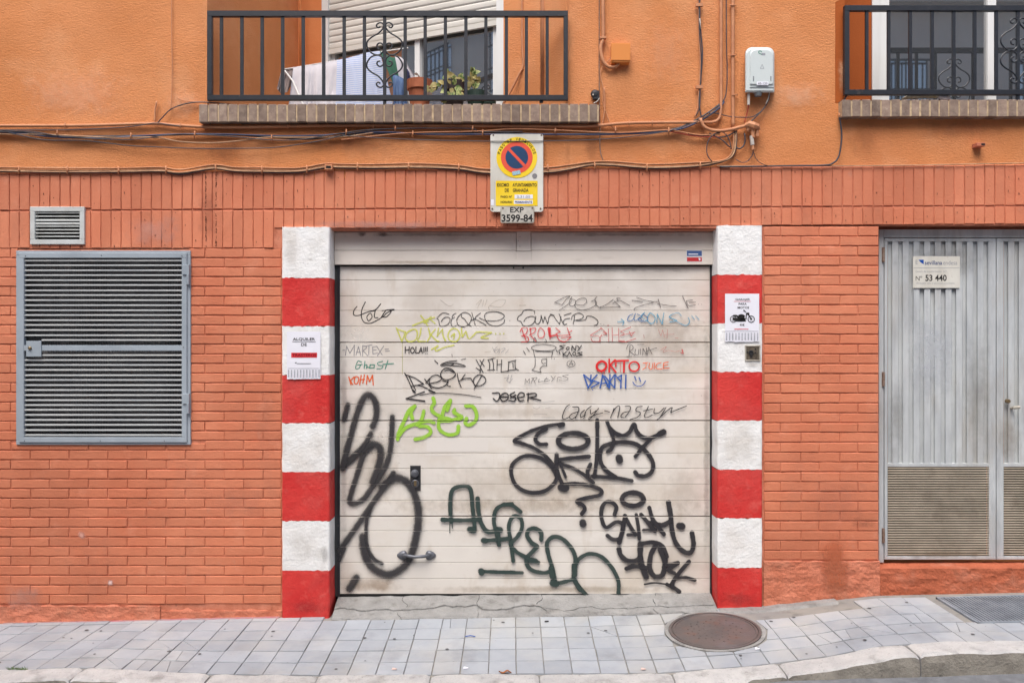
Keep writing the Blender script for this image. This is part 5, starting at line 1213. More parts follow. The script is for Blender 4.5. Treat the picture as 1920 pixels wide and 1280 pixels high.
mk('plate_face', rr(MB(), 940.5, 999.5, 388.5, 416, 2, po+.0008, .0006), mat('pale_plate_face', srgb(196,192,182), srgb(178,174,164), ns=30, rough=.6), ep)
lettering('EXP', 956.5, 982, 388.5, 398.5, po+.0014, M['ink'], ep, bold=.02); lettering('3599-84', 940.5, 999, 402, 416, po+.0014, M['ink'], ep, bold=.03)
mb = MB()
for a in (943, 998): mb.cyl(P(a,390,po+.001), P(a,390,po+.004), .005, 8)
mk('screws', mb, M['rust'], ep)

for q in ((376,470,231,312,srgb(140,84,52),.3),(560,760,232,300,srgb(150,90,56),.25),(1090,1128,232,312,srgb(130,82,56),.35),(1582,1660,222,300,srgb(140,84,52),.28),(1700,1900,221,262,srgb(150,90,56),.25),(20,260,120,228,srgb(236,180,140),.4),(1440,1560,150,205,srgb(240,196,160),.35),(1385,1440,180,300,srgb(140,90,60),.25),(1570,1590,90,180,srgb(236,190,150),.4),(300,385,160,228,srgb(236,186,146),.35),(1200,1300,20,180,srgb(232,172,128),.3)):
    smear(sw, q[0], q[1], q[2], q[3], q[4], q[5], .95, 'weather stain on the stucco', .0045, 'grime')
# ---------------- railings ----------------
def scroll_pts(cx, cy0, cy1, s):
    """one side of the wrought ornament as several strokes; s=-1 left, +1 right; photo pixels"""
    sx = lambda v: cx+s*v
    def spiral(x, y, r, a0, turns, dirn):
        return [(x+s*(r*(1-.75*t/14))*math.cos(a0+dirn*2*math.pi*turns*t/14), y+(r*(1-.75*t/14))*math.sin(a0+dirn*2*math.pi*turns*t/14)) for t in range(15)]
    out = []
    top = spiral(cx+s*8, cy0+5, 5, math.pi, 0.95, 1)
    out.append([(sx(x), y) for x, y in ((2,cy0+7),(4,cy0+12),(12,cy0+20),(24,cy0+27),(32,cy0+35),(33,cy0+44),(28,cy0+53),(20,cy0+59),(10,cy0+60),(3,cy0+54),(1.5,cy0+47),(3,cy0+41),(9,cy0+38),(14,cy0+42),(13,cy0+48),(8,cy0+49))])
    out.append([(sx(x), y) for x, y in ((2,cy0+9),(1.5,cy0+5),(4,cy0+1),(9,cy0),(14,cy0+3),(15,cy0+7),(11,cy0+9.5),(8,cy0+7))])
    m = cy1
    out.append([(sx(x), y) for x, y in ((2,m-7),(4,m-12),(12,m-21),(24,m-28),(32,m-36),(33,m-45),(27,m-55),(20,m-59),(11,m-60),(4,m-55),(1.5,m-49),(3,m-42),(9,m-39),(14,m-43),(13,m-48),(8,m-49))])
    out.append([(sx(x), y) for x, y in ((2,m-9),(1.5,m-5),(4,m-1),(9,m),(14,m-3),(15,m-7),(11,m-9.5),(8,m-7))])
    return out
def railing(x0, x1, yt0, yt1, yb0, yb1, bars, cx, label, rightpost=True):
    o = .05; t = thing('balcony_railing', P(min(1750,(x0+x1)/2), yb1, o), label, 'railing', 'black iron balcony railings')
    mk('top_rail', MB().prect(x0, x1, yt0, yt1, o, .03), M['iron'], t)
    mk('bottom_rail', MB().prect(x0, x1, yb0, yb1, o, .03), M['iron'], t)
    mk('end_post', MB().prect(x0, x0+9, yt1+.05, yb0-.05, o-.0005, .03), M['iron'], t)
    if rightpost: mk('end_post', MB().prect(x1-8, x1, yt1+.05, yb0-.05, o-.0005, .03), M['iron'], t)
    for b in bars:
        mk('bar', MB().prect(b-3, b+3, yt1+.05, yb0-.05, o-.008, .014), M['iron'], t)
    for s in (-1, 1):
        for i, st_ in enumerate(scroll_pts(cx, 43, 164, s)):
            st_ = [(p[0], p[1]+(SCY if cx > 1500 else 0)) for p in st_]
            mk('scroll', MB().tube([P(p.x, p.y, o-.012) for p in crom(st_, 1.5)], .0052, 6), M['iron'], t, smooth=True)
    mk('rail_foot', MB().prect(cx-3, cx+3, yb1, yb1+14, o-.008, .014), M['iron'], t)
    return t
SCY = -8
t1 = railing(388, 1065, 20, 30.5, 178, 187.5, [414.6,453,491,529.5,568,606.5,645,683,721,759.5,797,835,873.5,911,949.5,987,1026], 721, 'black iron balcony railing with a scroll ornament in front of the hanging laundry')
mk('rail_foot', MB().cyl(P(1015,187,.03), P(1015,193,.03), .012, 8), M['iron'], t1)
t2 = railing(1584, 2300, 10, 20, 168, 177.5, [1626,1667,1707.5,1748.5,1789,1828.5,1869,1909.5]+[1909.5+40.5*i for i in range(1,9)], 1909.5, 'black iron balcony railing of the right window cut by the photo edge', False)

# ---------------- left balcony window ----------------
A = Vector((wl[0], wl[1], 0)); B = Vector((wr[0], wr[1], 0)); U = (B-A).normalized(); L_ = (B-A).length; NN = Vector((U.y, -U.x, 0))
def wbox(mb, s0, s1, z0, z1, n0, n1):
    """box on the window plane; s along it in metres, n outward"""
    p = [A+U*s0+NN*n0, A+U*s1+NN*n0, A+U*s1+NN*n1, A+U*s0+NN*n1]
    mb.add([(q_.x,q_.y,z0) for q_ in p]+[(q_.x,q_.y,z1) for q_ in p], [(0,1,2,3),(4,5,6,7),(0,1,5,4),(1,2,6,5),(2,3,7,6),(3,0,4,7)]); return mb
lwn = thing('balcony_window', (A.x*.5+B.x*.5, A.y*.5+B.y*.5, zf), 'white framed balcony window with ivory roller shutter half down behind the laundry', 'window')
mk('frame', wbox(wbox(wbox(MB(), 0, .06, zf, 6.4, -.06, .0), L_-.055, L_, zf, 6.4, -.06, 0), .06, L_-.055, zf, zf+.06, -.055, -.005), M['pvc'], lwn)
ZB = 3.925
sm = (pl(778,6.05)[0]-A.x)/U.x
mk('sash_frame', wbox(wbox(wbox(wbox(MB(), sm-.02, sm+.022, zf+.06, 6.4, -.075, -.03), .06, .095, zf+.06, 6.4, -.075, -.04), L_-.1, L_-.055, zf+.06, 6.4, -.075, -.04), .095, L_-.1, zf+.06, zf+.1, -.074, -.041), M['pvc'], lwn)
mk('glass_pane', wbox(MB(), .095, sm-.02, zf+.1, 6.4, -.066, -.062), M['glass'], lwn); mk('glass_pane', wbox(MB(), sm+.022, L_-.1, zf+.1, 6.4, -.066, -.062), M['glass'], lwn)
sh = mk('roller_shutter', wbox(MB(), .06, L_-.055, ZB-.012, ZB+.022, -.032, -.008), M['shutter'], lwn)
z = ZB+.024; 
while z < 5.4:
    mb = MB(); h = .049; nseg = 5; pr = []
    for i in range(nseg+1):
        t = i/nseg; pr.append((-.012-.005*(2*t-1)**4, z+h*t*.94))
    s0, s1 = .062, L_-.057
    for n_, zz in pr:
        for s_ in (s0, s1): q_ = A+U*s_+NN*n_; mb.v.append((q_.x,q_.y,zz))
    for n_, zz in pr:
        for s_ in (s0, s1): q_ = A+U*s_+NN*(n_-.004); mb.v.append((q_.x,q_.y,zz))
    for i in range(nseg): mb.f.append((2*i,2*i+1,2*i+3,2*i+2)); b_ = 2*(nseg+1); mb.f.append((b_+2*i,b_+2*i+1,b_+2*i+3,b_+2*i+2)); mb.mi += [0,0]
    mk('shutter_slat', mb, M['shutter'], sh); z += h
mb = wbox(MB(), -.05, L_+.05, zf, 6.42, -.5, -.48); mk('dark_room', mb, M['black'], lwn)
# ---------------- right balcony window ----------------
rwn = thing('balcony_window', P(1770,187,-.36), 'white framed sliding window reflecting grey in the recess at the right edge', 'window')
ry = .34; ro = -ry
def RB(mb, a, b, z0, z1, y0, y1): mb.box(wx(a,ro), wx(b,ro), y0, y1, z0, z1); return mb
zf2 = H2[2]-.02
mk('frame', RB(RB(RB(MB(), 1632, 1645, zf2, 6.4, ry-.03, ry+.04), 1645.2, 2200, zf2, zf2+.03, ry-.03, ry+.04), 1645.2, 1666, zf2+.03, 6.4, ry-.01, ry+.04), M['pvc'], rwn)
mk('sash_frame', RB(RB(MB(), 1850, 1866, zf2+.03, 6.4, ry-.012, ry+.03), 2080, 2100, zf2+.03, 6.4, ry-.012, ry+.03), M['pvc'], rwn)
for a, b in ((1666.2,1849.8),(1866.2,2080)): mk('glass_pane', RB(MB(), a, b, zf2+.03, 6.4, ry+.012, ry+.016), M['glass'], rwn)
mk('dark_room', MB().box(wx(1632,ro), 5.2, ry+.7, ry+.72, 3.0, 6.42), M['black'], rwn)
wallquad('recess_back', (wx(2100,ro), y2), (5.25, y2), zf2, 6.42, M['stucco_shaded'], parent=sw)
# object on right sill
mb = MB(); z0 = H2[2]-.005
mb.tube([P(1692,186,.0),P(1700,183,.0),P(1716,182,.0),P(1735,181,.0),P(1745,182,.0),P(1779,180,.0)], [.006,.012,.014,.012,.01,.008], 8)
pk = mk('crumpled_bag', mb, mat('yellow_beige_plastic', srgb(214,196,150,.9), srgb(236,230,214,.9), ns=40, rough=.4), smooth=True, label='crumpled yellowish plastic bag lying on the right balcony sill', cat='plastic bag')
mb = MB(); mb.tube([P(1760,182,.01),P(1770,184,.01),P(1782,185,.01)], [.012,.016,.008], 8); mk('knot', mb, M['paper'], pk)

# ---------------- pipes and conduits in the left recess ----------------
def cable(mb, pts, r, o=.012, smooth=True):
    q = [Vector(p if len(p) == 3 else (p[0], p[1], o)) for p in pts]
    q = crom(q, 5) if smooth and len(q) > 2 else q
    mb.tube([P(p.x, p.y, p.z) for p in q], r, 6); return mb
def solo_cable(name, pts, r, m, label, cat='cable', o=.012, clips=(), group=None):
    t = thing(name, P(pts[0][0], pts[0][1], o), label, cat, group)
    mk('run', cable(MB(), pts, r, o), m, t, smooth=True)
    for (a, b) in clips:
        mk('clip', MB().tube([P(a,b-4,.006),P(a,b-3,o+r*.8),P(a,b,o+r*1.2),P(a,b+3,o+r*.8),P(a,b+4,.006)] if cat != 'conduit' or len(pts) > 5 else [P(a-5,b,.006),P(a-3.5,b,o+r),P(a,b,o+r*1.3),P(a+3.5,b,o+r),P(a+5,b,.006)], .0045, 6), M['pipe'], t)
    return t
solo_cable('recess_pipe', [(563,-200,-.92),(563,190,-.92)], .007, M['stucco_deep'], 'thin vertical orange pipe at the back corner of the left balcony recess', 'pipe')
solo_cable('recess_pipe', [(979,-200,-.27),(979,60,-.27),(981,120,-.27),(974,138,-.27),(958,170,-.27),(943,196,-.27)], .008, M['pipe'], 'orange cable bending down to the sill right of the balcony window', 'pipe')
solo_cable('recess_pipe', [(1018,-200,-.2),(1018,186,-.2)], .017, M['pipe'], 'thick vertical orange pipe near the right end of the balcony recess', 'pipe')

# ---------------- facade wiring ----------------
solo_cable('orange_conduit', [(-80,236),(0,236),(150,235.5),(285,232),(330,235),(420,239),(600,236),(800,236),(1000,237),(1100,237),(1180,231),(1300,229.5),(1335,229.5),(1347,224),(1351,212),(1352,180),(1352,60),(1352,-200)], .0105, M['pipe'], 'orange painted conduit running under the sills and turning up beside the cable bundle', 'conduit', .016,
           clips=[(122,235),(338,236),(540,237),(700,236),(1180,231),(1223,230)])
solo_cable('orange_conduit', [(1374,-200),(1374,105),(1374.5,240)], .0115, M['pipe'], 'thick vertical orange conduit left of the grey junction box', 'conduit', .016, clips=[(1374,10),(1374,104),(1377,178)])
solo_cable('thin_cable', [(1362,-200),(1362,60),(1363.5,130),(1362,170),(1357,188),(1340,207),(1318,222)], .0035, M['blackcable'], 'thin black cable beside the right orange conduit ending at the cable knot', 'cable', .014)
cb = thing('cable_bundle', P(960,250,.02), 'long bundle of black and blue cables sagging along the wall under the balcony', 'cable bundle')
def run(t, pts, r, m, o=.014): return mk('cable', cable(MB(), pts, r, o), m, t, smooth=True)
run(cb, [(-80,243),(0,245),(60,250),(107,254),(160,256),(240,255),(300,254),(365,252),(440,253),(510,258),(580,261),(640,255),(700,251),(780,250),(850,251),(905,248),(960,250),(1040,252),(1150,250),(1250,245),(1300,228),(1340,203),(1357,189)], .0058, M['blackcable'])
run(cb, [(-80,248),(0,248),(60,253),(120,258),(200,259),(245,256),(330,252),(420,252),(520,255),(600,254),(640,251),(720,248),(800,252),(900,252),(1000,252),(1150,252),(1255,246),(1305,231),(1345,206),(1358,191)], .005, M['bluecable'], .02)
run(cb, [(-80,240),(0,246),(80,262),(160,264),(240,273),(300,276),(370,278.5),(440,278.5),(510,277),(560,271),(610,262),(660,250),(740,241),(760,241),(880,241),(900,247),(980,247)], .0032, M['blackcable'], .026)
run(cb, [(-80,243),(50,244),(150,243),(240,238),(290,231),(310,233),(340,237)], .0032, M['blackcable'], .024)
run(cb, [(-80,250),(30,252),(100,253),(200,258),(290,258),(340,266),(400,268),(450,264),(500,258),(560,258),(640,257),(700,249)], .0042, M['palecable'] if False else M['beigecable'], .022)
run(cb, [(640,254),(700,258),(780,262),(880,264.5),(950,265),(1050,264),(1130,261),(1200,254),(1260,244),(1320,222),(1350,198)], .0026, M['blackcable'], .034)
run(cb, [(640,262),(760,250),(900,246),(960,242),(1040,244),(1160,249),(1250,244),(1275,247),(1310,253),(1350,252)], .0038, M['pipe'], .026)
run(cb, [(0,247),(60,247),(120,256),(240,262),(330,252),(420,255),(500,262),(560,262),(640,250),(700,243),(800,240)], .0032, M['blackcable'], .03)
run(cb, [(1258,247),(1275,250),(1300,255),(1330,257),(1350,257)], .003, M['redcable'], .022)
for a, b in ((107,250),(245,256),(365,253),(509,259),(649,248),(774,251),(905,249),(1041,246),(1154,245),(1254,246),(741,241),(886,241)):
    mk('clip', MB().tube([P(a,b-6,.014),P(a+.5,b-4,.034),P(a,b,.036),P(a-.5,b+4,.026),P(a,b+6,.01)], .0045, 6), M['pipe'], cb)
lb = thing('cable_bundle', P(500,316,.02), 'bundle of dusty beige cables clipped along the ledge just above the brick band', 'cable bundle')
ly = [(-80,315),(0,315),(100,316),(220,316),(300,315),(340,319),(400,310),(440,315),(490,315),(560,316),(610,308),(640,308),(700,309),(780,308),(860,311),(915,318),(1022,316),(1060,312),(1110,304),(1150,304),(1220,309),(1300,306),(1340,304),(1365,298),(1375,285),(1378,265),(1378,245)]
for i, (dy, r, m_, o_) in enumerate(((0,.0058,'beigecable',.012),(4.0,.005,'beigecable',.012),(7.5,.0045,'blackcable',.011),(-1,.0042,'pipe',.02),(5.5,.004,'palecable',.019))):
    pts = [(x, y+dy*(1 if x < 1340 else .4)+2.2*noise.noise(Vector((x*.013, i*5, 0)))) if x < 1345 else (x+(dy-3)*.7, y) for x, y in ly]
    run(lb, pts, r, M['beigecable'] if m_ == 'palecable' else M[m_], o_)
for a, b in ((35,316),(126,316),(222,317),(311,316),(404,313),(491,316),(575,315),(670,310),(766,309),(860,312),(1027,313),(1115,308),(1213,312),(1313,308)):
    mk('clip', MB().tube([P(a,b-4,.012),P(a,b-2,.026),P(a+.6,b+3,.028),P(a,b+7,.02),P(a,b+9,.008)], .0052, 6), M['pipe'], lb)
# vertical bundle
vb = thing('cable_bundle', P(1312,100,.02), 'vertical bundle of black and orange cables dropping right of the orange square box', 'cable bundle')
run(vb, [(1309,-200),(1310,0),(1311,60),(1313,120),(1311,160),(1309,195),(1306,210),(1302,221)], .005, M['pipe'], .014)
run(vb, [(1312,-200),(1312,10),(1314,60),(1317,100),(1314,150),(1311,190),(1314,215),(1318,230),(1325,243)], .0045, M['blackcable'], .02)
run(vb, [(1310,-200),(1311,20),(1312,70),(1315,110),(1313,165),(1312,200),(1305,218)], .0032, M['blackcable'], .024)
run(vb, [(1312,35),(1314,55)], .003, M['palecable'], .027)
run(vb, [(1313,222),(1318,235),(1330,243),(1350,245.5),(1370,243),(1390,238),(1403,235)], .011, M['pipe'], .03)
for b in (9, 163): mk('clip', MB().prect(1305, 1318, b-3, b+3, .03, .02, .001), M['pipe'], vb)
# splice clump
sp = thing('cable_splice', P(1413,256,.03), 'lumpy orange painted cable splice with hanging white connector below the grey junction box', 'splice')
mb = MB()
mb.tube([P(1398,236,.03),P(1405,233,.04),P(1413,236,.045),P(1420,238,.04),P(1424,243,.035)], [.016,.022,.026,.022,.01], 8); mk('tape_lump', mb, M['pipe'], sp)
mb = MB().cyl(P(1411,240,.035), P(1412,258,.035), .012, 10).cyl(P(1419,241,.035), P(1420,256,.035), .011, 10).cyl(P(1404,240,.03), P(1402,246,.03), .016, 8, .01); mk('taped_ends', mb, M['pipe'], sp)
mk('white_connector', MB().cyl(P(1409,255,.032), P(1411,272,.032), .0125, 12), M['palecable'], sp); mk('connector_tip', MB().cyl(P(1411,272,.032), P(1412,281,.032), .009, 10), M['pipe'], sp)
run(sp, [(1412,281,.03),(1411,290,.025),(1402,302,.02),(1391,305,.02),(1380,299,.02)], .0028, M['blackcable'])
run(sp, [(1412,283),(1418,298),(1428,307),(1440,311)], .0022, M['blackcable'], .02)
run(sp, [(1396,250),(1397,265),(1393,275),(1386,279),(1381,277)], .0048, M['blackcable'], .018)
# cable coil
cc = thing('cable_coil', P(1352,303,.02), 'loose loop of thin black cable left of the orange splice', 'cable coil')
run(cc, [(1335,303),(1327,292),(1325,278),(1329,262),(1340,251),(1352,247),(1361,252),(1368,265),(1371,280)], .0032, M['blackcable'], .03)
run(cc, [(1335,252),(1346,258),(1356,264),(1364,272),(1369,276)], .004, M['blackcable'], .024)
run(cc, [(1330,250),(1345,257),(1360,256),(1372,251),(1382,245)], .0045, M['blackcable'], .02)
run(cc, [(1290,251),(1310,254),(1335,253),(1350,249)], .0045, M['blackcable'], .018)
# grey junction box
jb = thing('junction_box', P(1425,177,.05), 'pale grey plastic telecom box with side vents and the number 45-139', 'junction box')
def rbox(mb, a, b, c, d, o, back, r=6, taper=4):
    pts = []
    for cx_, cy_, a0 in ((b-r, c+r, -90), (b-2, d-2, 0), (a+2, d-2, 90), (a+r, c+r, 180)):
        rr_ = r if cy_ < (c+d)/2 else 2
        for i in range(5): an = math.radians(a0+90*i/4); pts.append((cx_+rr_*math.cos(an), cy_+rr_*math.sin(an)))
    k_ = len(pts); cx_, cy_ = (a+b)/2, (c+d)/2
    lay = []
    for s_, oo_ in ((1, back), (1, o-.02), (.97, o-.006), (.9, o)):
        lay += [P(cx_+(x-cx_)*s_, cy_+(y-cy_)*s_, oo_) for x, y in pts]
    mb.add(lay, [tuple(range(3*k_,4*k_)), tuple(range(k_))[::-1]]+[(l*k_+i, l*k_+(i+1)%k_, (l+1)*k_+(i+1)%k_, (l+1)*k_+i) for l in range(3) for i in range(k_)]); return mb
mk('housing', rbox(MB(), 1397, 1452, 89, 174, .07, .0, 13), M['router'], jb)
mk('cover', rbox(MB(), 1405, 1451, 91, 161, .078, .05, 12), M['router'], jb)
mb = MB()
for i in range(5): mb.prect(1398.5, 1405, 106+i*7.4, 109.5+i*7.4, .066, .01, .0005)
mk('vent_slots', mb, M['greyplastic'], jb)
mk('seam', MB().prect(1406, 1451, 163.5, 165, .0725, .003, .0003), M['greyplastic'], jb)
mk('label_strip', MB().prect(1419, 1441, 153.5, 160, .0795, .002, .0003), M['paper'], jb); lettering('45-139', 1421, 1439, 154.7, 159, .0802, M['inkgrey'], jb, bold=.02)
mb = MB(); mb.d = 1
seg(mb, [(1429,102.5),(1425,101),(1422.5,99),(1423,96.5),(1426,96),(1428.5,98)], 1.6, .0786); mk('emblem', mb, mat('dull_green_print', srgb(84,140,120), rough=.5), jb)
mk('emblem_bar', MB().prect(1428, 1435, 100, 104, .0786, .0003, .0001), M['inkgrey'], jb)
mb = MB(); seg(mb, [(1429,121),(1425.5,129)], .7, .0786); seg(mb, [(1429,121),(1432.5,129)], .7, .0786); seg(mb, [(1425.5,129),(1432.5,129)], .7, .0786); mb.d = 1; mk('warning_mark', mb, M['inkgrey'], jb)
mk('latch', MB().prect(1412, 1414, 143, 152, .0795, .003, .0005), M['greyplastic'], jb); mk('latch', MB().prect(1444.5, 1446.5, 143, 152, .0795, .003, .0005), M['greyplastic'], jb)
mk('gland', MB().cyl(P(1421,173,.04), P(1421,181,.04), .03, 14, .02), M['greyplastic'], jb)
mk('white_connector', MB().cyl(P(1403.5,176,.04), P(1403.5,197,.04), .0088, 10), M['palecable'], jb)
run(jb, [(1403.5,196,.04),(1403,202,.035),(1400,215,.02),(1396,230,.02)], .003, M['redcable'])
run(jb, [(1442,170,.03),(1440,185,.02),(1433,203,.02),(1420,214,.02),(1406,220,.02),(1370,219,.02),(1345,213,.02),(1325,212,.02)], .0032, M['blackcable'])
run(jb, [(1444,170,.03),(1441,188,.02),(1430,206,.02),(1410,226,.02),(1400,233,.02)], .004, M['blackcable'])
run(jb, [(1443,174,.035),(1440,186,.03),(1436,195,.03)], .004, M['palecable'])
# orange square box with conduit
ob_ = thing('square_box', P(1164,120,.04), 'orange painted square plastic junction box with a curved conduit entering from the left', 'junction box')
mk('body', MB().prect(1147, 1181, 82, 117, .05, .06, .003), M['boxorange'], ob_); mk('lid', MB().prect(1146, 1182, 81, 113.5, .055, .008, .002), M['boxorange'], ob_)
mk('conduit', cable(MB(), [(1130,-200),(1130.5,0),(1131,68),(1127,85),(1127,100),(1132,117),(1142,126),(1155,125),(1160,118)], .012, .022), M['beigecable'] if False else M['pipe'], ob_, smooth=True)
mk('clip', MB().prect(1125, 1137, 68, 72, .036, .03, .001), M['pipe'], ob_)
solo_cable('thin_cable', [(1147,108),(1135,120),(1127,130),(1127,148),(1131,165),(1131,195),(1138,215),(1145,235),(1155,244)], .0032, M['pipe'], 'thin orange cable looping down from the orange square box to the long bundle', 'cable', .012)
solo_cable('thin_cable', [(1124,-200),(1123.5,100),(1124,200),(1125,240),(1125,275),(1127,290),(1132,304)], .003, M['rust'], 'thin straight brown cable falling past the right end of the long brick sill', 'cable', .012)
solo_cable('thin_cable', [(1133,165),(1134,200),(1129,235),(1124,236)], .0045, M['pipe'], 'short orange cable between the black lamp and the conduit', 'cable', .01)
lp = thing('small_lamp', P(1115,190,.02), 'small black round plastic lamp fixed at the right end of the long brick sill', 'lamp')
mk('body', MB().lathe(P(1115,178,.0), [(.018,0),(.027,.012),(.028,.022),(.02,.032),(.01,.034)], 14, 'y'), M['lockmetal'], lp); mk('bracket', MB().prect(1112, 1124, 170, 186, .03, .03, .003), M['lockmetal'], lp); mk('lens', MB().lathe(P(1112,178,.034), [(.006,0),(.004,.004)], 10, 'y'), M['palecable'], lp)
mk('lead', cable(MB(), [(1124,184),(1120,190),(1113,194)], .003, .03), M['palecable'], lp)
solo_cable('black_conduit', [(1592,176,.02),(1585,183,.02),(1579,205,.02),(1574,216,.02),(1576,232,.02),(1578,250,.02),(1577,272,.02),(1572,295,.02),(1562,306,.02),(1545,310,.02),(1480,311,.016),(1420,312,.014),(1350,313,.014)], .0055, M['blackcable'], 'black cable dropping from the left end of the right brick sill', 'cable', .02, clips=[(1574,216)])
solo_cable('thin_cable', [(1345,311),(1500,311.5),(1700,310),(1920,306),(2200,303)], .0035, M['beigecable'], 'thin beige cable lying on the ledge toward the right edge', 'cable', .012)
solo_cable('thin_cable', [(322,-200),(322,60),(323,120),(322,180),(320,206)], .0028, M['pipe'], 'thin vertical orange cable on the stucco left of the railing', 'cable', .008)
solo_cable('thin_cable', [(294,232),(306,219),(319,206),(340,197),(366,192),(400,193),(440,197)], .004, M['blackcable'], 'black cable rising from the conduit toward the left end of the long sill', 'cable', .018)
solo_cable('thin_cable', [(333,184),(345,189),(365,191),(385,191)], .0028, M['pipe'], 'short curled orange wire beside the left end of the long sill', 'cable', .012)
solo_cable('wall_stub_pipe', [(294,190),(291,205),(290,230)], .006, M['pipe'], 'short pale orange pipe coming out of the stucco down to the conduit', 'pipe', .012)
mb = MB()

# ---------------- laundry ----------------
def cloth(name, top, bot, o0, o1, m, label, cat, folds=5, amp=.012, group=None, stripes=None):
    """cloth hanging over a line: top/bot lists of (px,py); o0..o1 offset left to right"""
    mb = MB(); n = 44; m_ = 14
    def ev(L, t):
        for (a, b) in zip(L, L[1:]):
            if t <= b[0]: u = (t-a[0])/(b[0]-a[0]); return (a[1]+(b[1]-a[1])*u, a[2]+(b[2]-a[2])*u)
        return L[-1][1:]
    for side in (0, 1):
        for i in range(n+1):
            t = i/n; tx, ty = ev(top, t); bx, by = ev(bot, t); oo = o0+(o1-o0)*t
            for j in range(m_+1):
                v = j/m_; px = tx+(bx-tx)*v; py = ty+(by-ty)*v
                w_ = amp*(.2+v)*(noise.noise(Vector((t*folds, v*.8, folds+side*7)))+.5*noise.noise(Vector((t*folds*3, v*1.5, folds))))
                o = oo+(.008 if side == 0 else -.012)*min(1, v*8)+w_
                mb.v.append(tuple(P(px, py, o)))
    q_ = (n+1)*(m_+1)
    for side in (0, 1):
        for i in range(n):
            for j in range(m_): a = side*q_+i*(m_+1)+j; mb.f.append((a, a+m_+1, a+m_+2, a+1)); mb.mi.append(0)
    return mk(name, mb, m, smooth=True, label=label, cat=cat, group=group)
cloth('towel', [(0,550,126),(.5,590,122),(1,634,112)], [(0,541,199),(.5,586,200),(1,629,200)], -.5, -.42, M['clothwhite'], 'plain white towel hanging left on the balcony drying rack', 'towel', 7, .03)
cloth('towel', [(0,632,113),(.3,656,108),(.7,690,98),(1,712,96)], [(0,629,200),(.5,680,200),(1,738,200)], -.42, -.32, M['clothstripe'], 'light blue finely striped towel hanging on the balcony behind the scroll ornament', 'towel', 5, .02)
cloth('shirt', [(0,528,130),(.5,540,129),(1,552,128)], [(0,519,166),(.4,526,176),(.7,539,173),(1,546,160)], -.54, -.52, M['clothgrey'], 'small bunched taupe garment at the left end of the drying rack', 'garment', 4, .03)
cloth('shirt', [(0,712,96),(.5,735,108),(1,745,108)], [(0,738,160),(.5,752,190),(1,758,197)], -.3, -.29, M['clothgreen'], 'narrow green garment hanging right of the striped towel', 'garment', 3, .02)
cloth('shirt', [(0,740,104),(.5,752,108),(1,762,118)], [(0,748,150),(.5,762,156),(1,782,152)], -.3, -.25, M['clothwhite'], 'small white and lilac garment hanging at the right end of the laundry', 'garment', 3, .02)
cloth('shirt', [(0,760,126),(.5,764,130),(1,768,136)], [(0,761,150),(.5,766,150),(1,768,147)], -.24, -.24, M['clothnavy'], 'dark navy scrap of cloth peeping behind the white garment', 'garment', 3, .01)
cloth('jeans', [(0,736,140),(.5,748,143),(1,757,148)], [(0,738,200),(.5,750,200),(1,765,200)], -.27, -.26, M['denim'], 'light blue jeans hanging low above the terracotta pot', 'jeans', 5, .03)
dr = thing('drying_rack', P(640,195,-.45), 'white wire drying rack holding the laundry on the left balcony', 'drying rack')
mk('rail', cable(MB(), [(528,131,-.53),(634,114,-.43),(712,98,-.33),(765,90,-.26)], .005, 0, False), M['pvc'], dr)
mk('leg', cable(MB(), [(534,133,-.5),(549,152,-.46),(570,200,-.4)], .006, 0, False), M['pvc'], dr); mk('leg', cable(MB(), [(760,92,-.26),(768,200,-.26)], .005, 0, False), M['pvc'], dr)

# ---------------- pots ----------------
def pot(px0, px1, pyr, o, m, label, h=.16, cat='flower pot'):
    c = P((px0+px1)/2, pyr, o); r = (px1-px0)/2/F*(D-o); zb = H1[2]-.02; t = thing('flower_pot', (c.x, c.y, zb), label, cat)
    b = (c.x, c.y, zb); hh = c.z-zb
    mk('pot_body', MB().lathe(b, [(r*.66,0),(r*.9,hh*.72),(r*.9,hh*.74),(r*.8,hh*.74)], 24), m, t); mk('pot_rim', MB().lathe(b, [(r*.9,hh*.70),(r,hh*.71),(r,hh),(r*.93,hh),(r*.9,hh-.02),(.01,hh-.02)], 24), m, t)
    return t, Vector((c.x, c.y, c.z))
p1, c1_ = pot(763, 811, 152, -.12, M['clay'], 'round terracotta flower pot with a withered stem on the left balcony')
p2, c2_ = pot(829, 874, 155, -.14, mat('brown_black_plastic', srgb(58,48,46), rough=.6), 'dark plastic pot overflowing with variegated yellow green leaves')
p3, c3_ = pot(873, 914, 173, -.1, M['darkpot'], 'low dark green plastic pot right of the leafy plant')
def leaf(parent, base, d, size, m, curl=.3, nm='leaf'):
    d = Vector(d).normalized(); side = d.cross(Vector((R.uniform(-.4,.4), -1, R.uniform(-.3,.6)))).normalized(); up = side.cross(d)
    mb = MB(); rows = [(0,.04),(.2,.42),(.45,.6),(.7,.42),(.9,.14),(1,.0)]
    for t, w_ in rows:
        c = Vector(base)+d*size*t-up*curl*size*t*t
        for s_ in (-1, 0, 1): mb.v.append(tuple(c+side*s_*w_*size*.62+up*abs(s_)*.1*size*w_))
    for i in range(5):
        a = i*3; mb.f += [(a,a+1,a+4,a+3),(a+1,a+2,a+5,a+4)]; mb.mi += [0,0]
    mb.d = 1
    return mk(nm, mb, m, parent, smooth=True)
def at(px, py, o): return P(px, py, o)
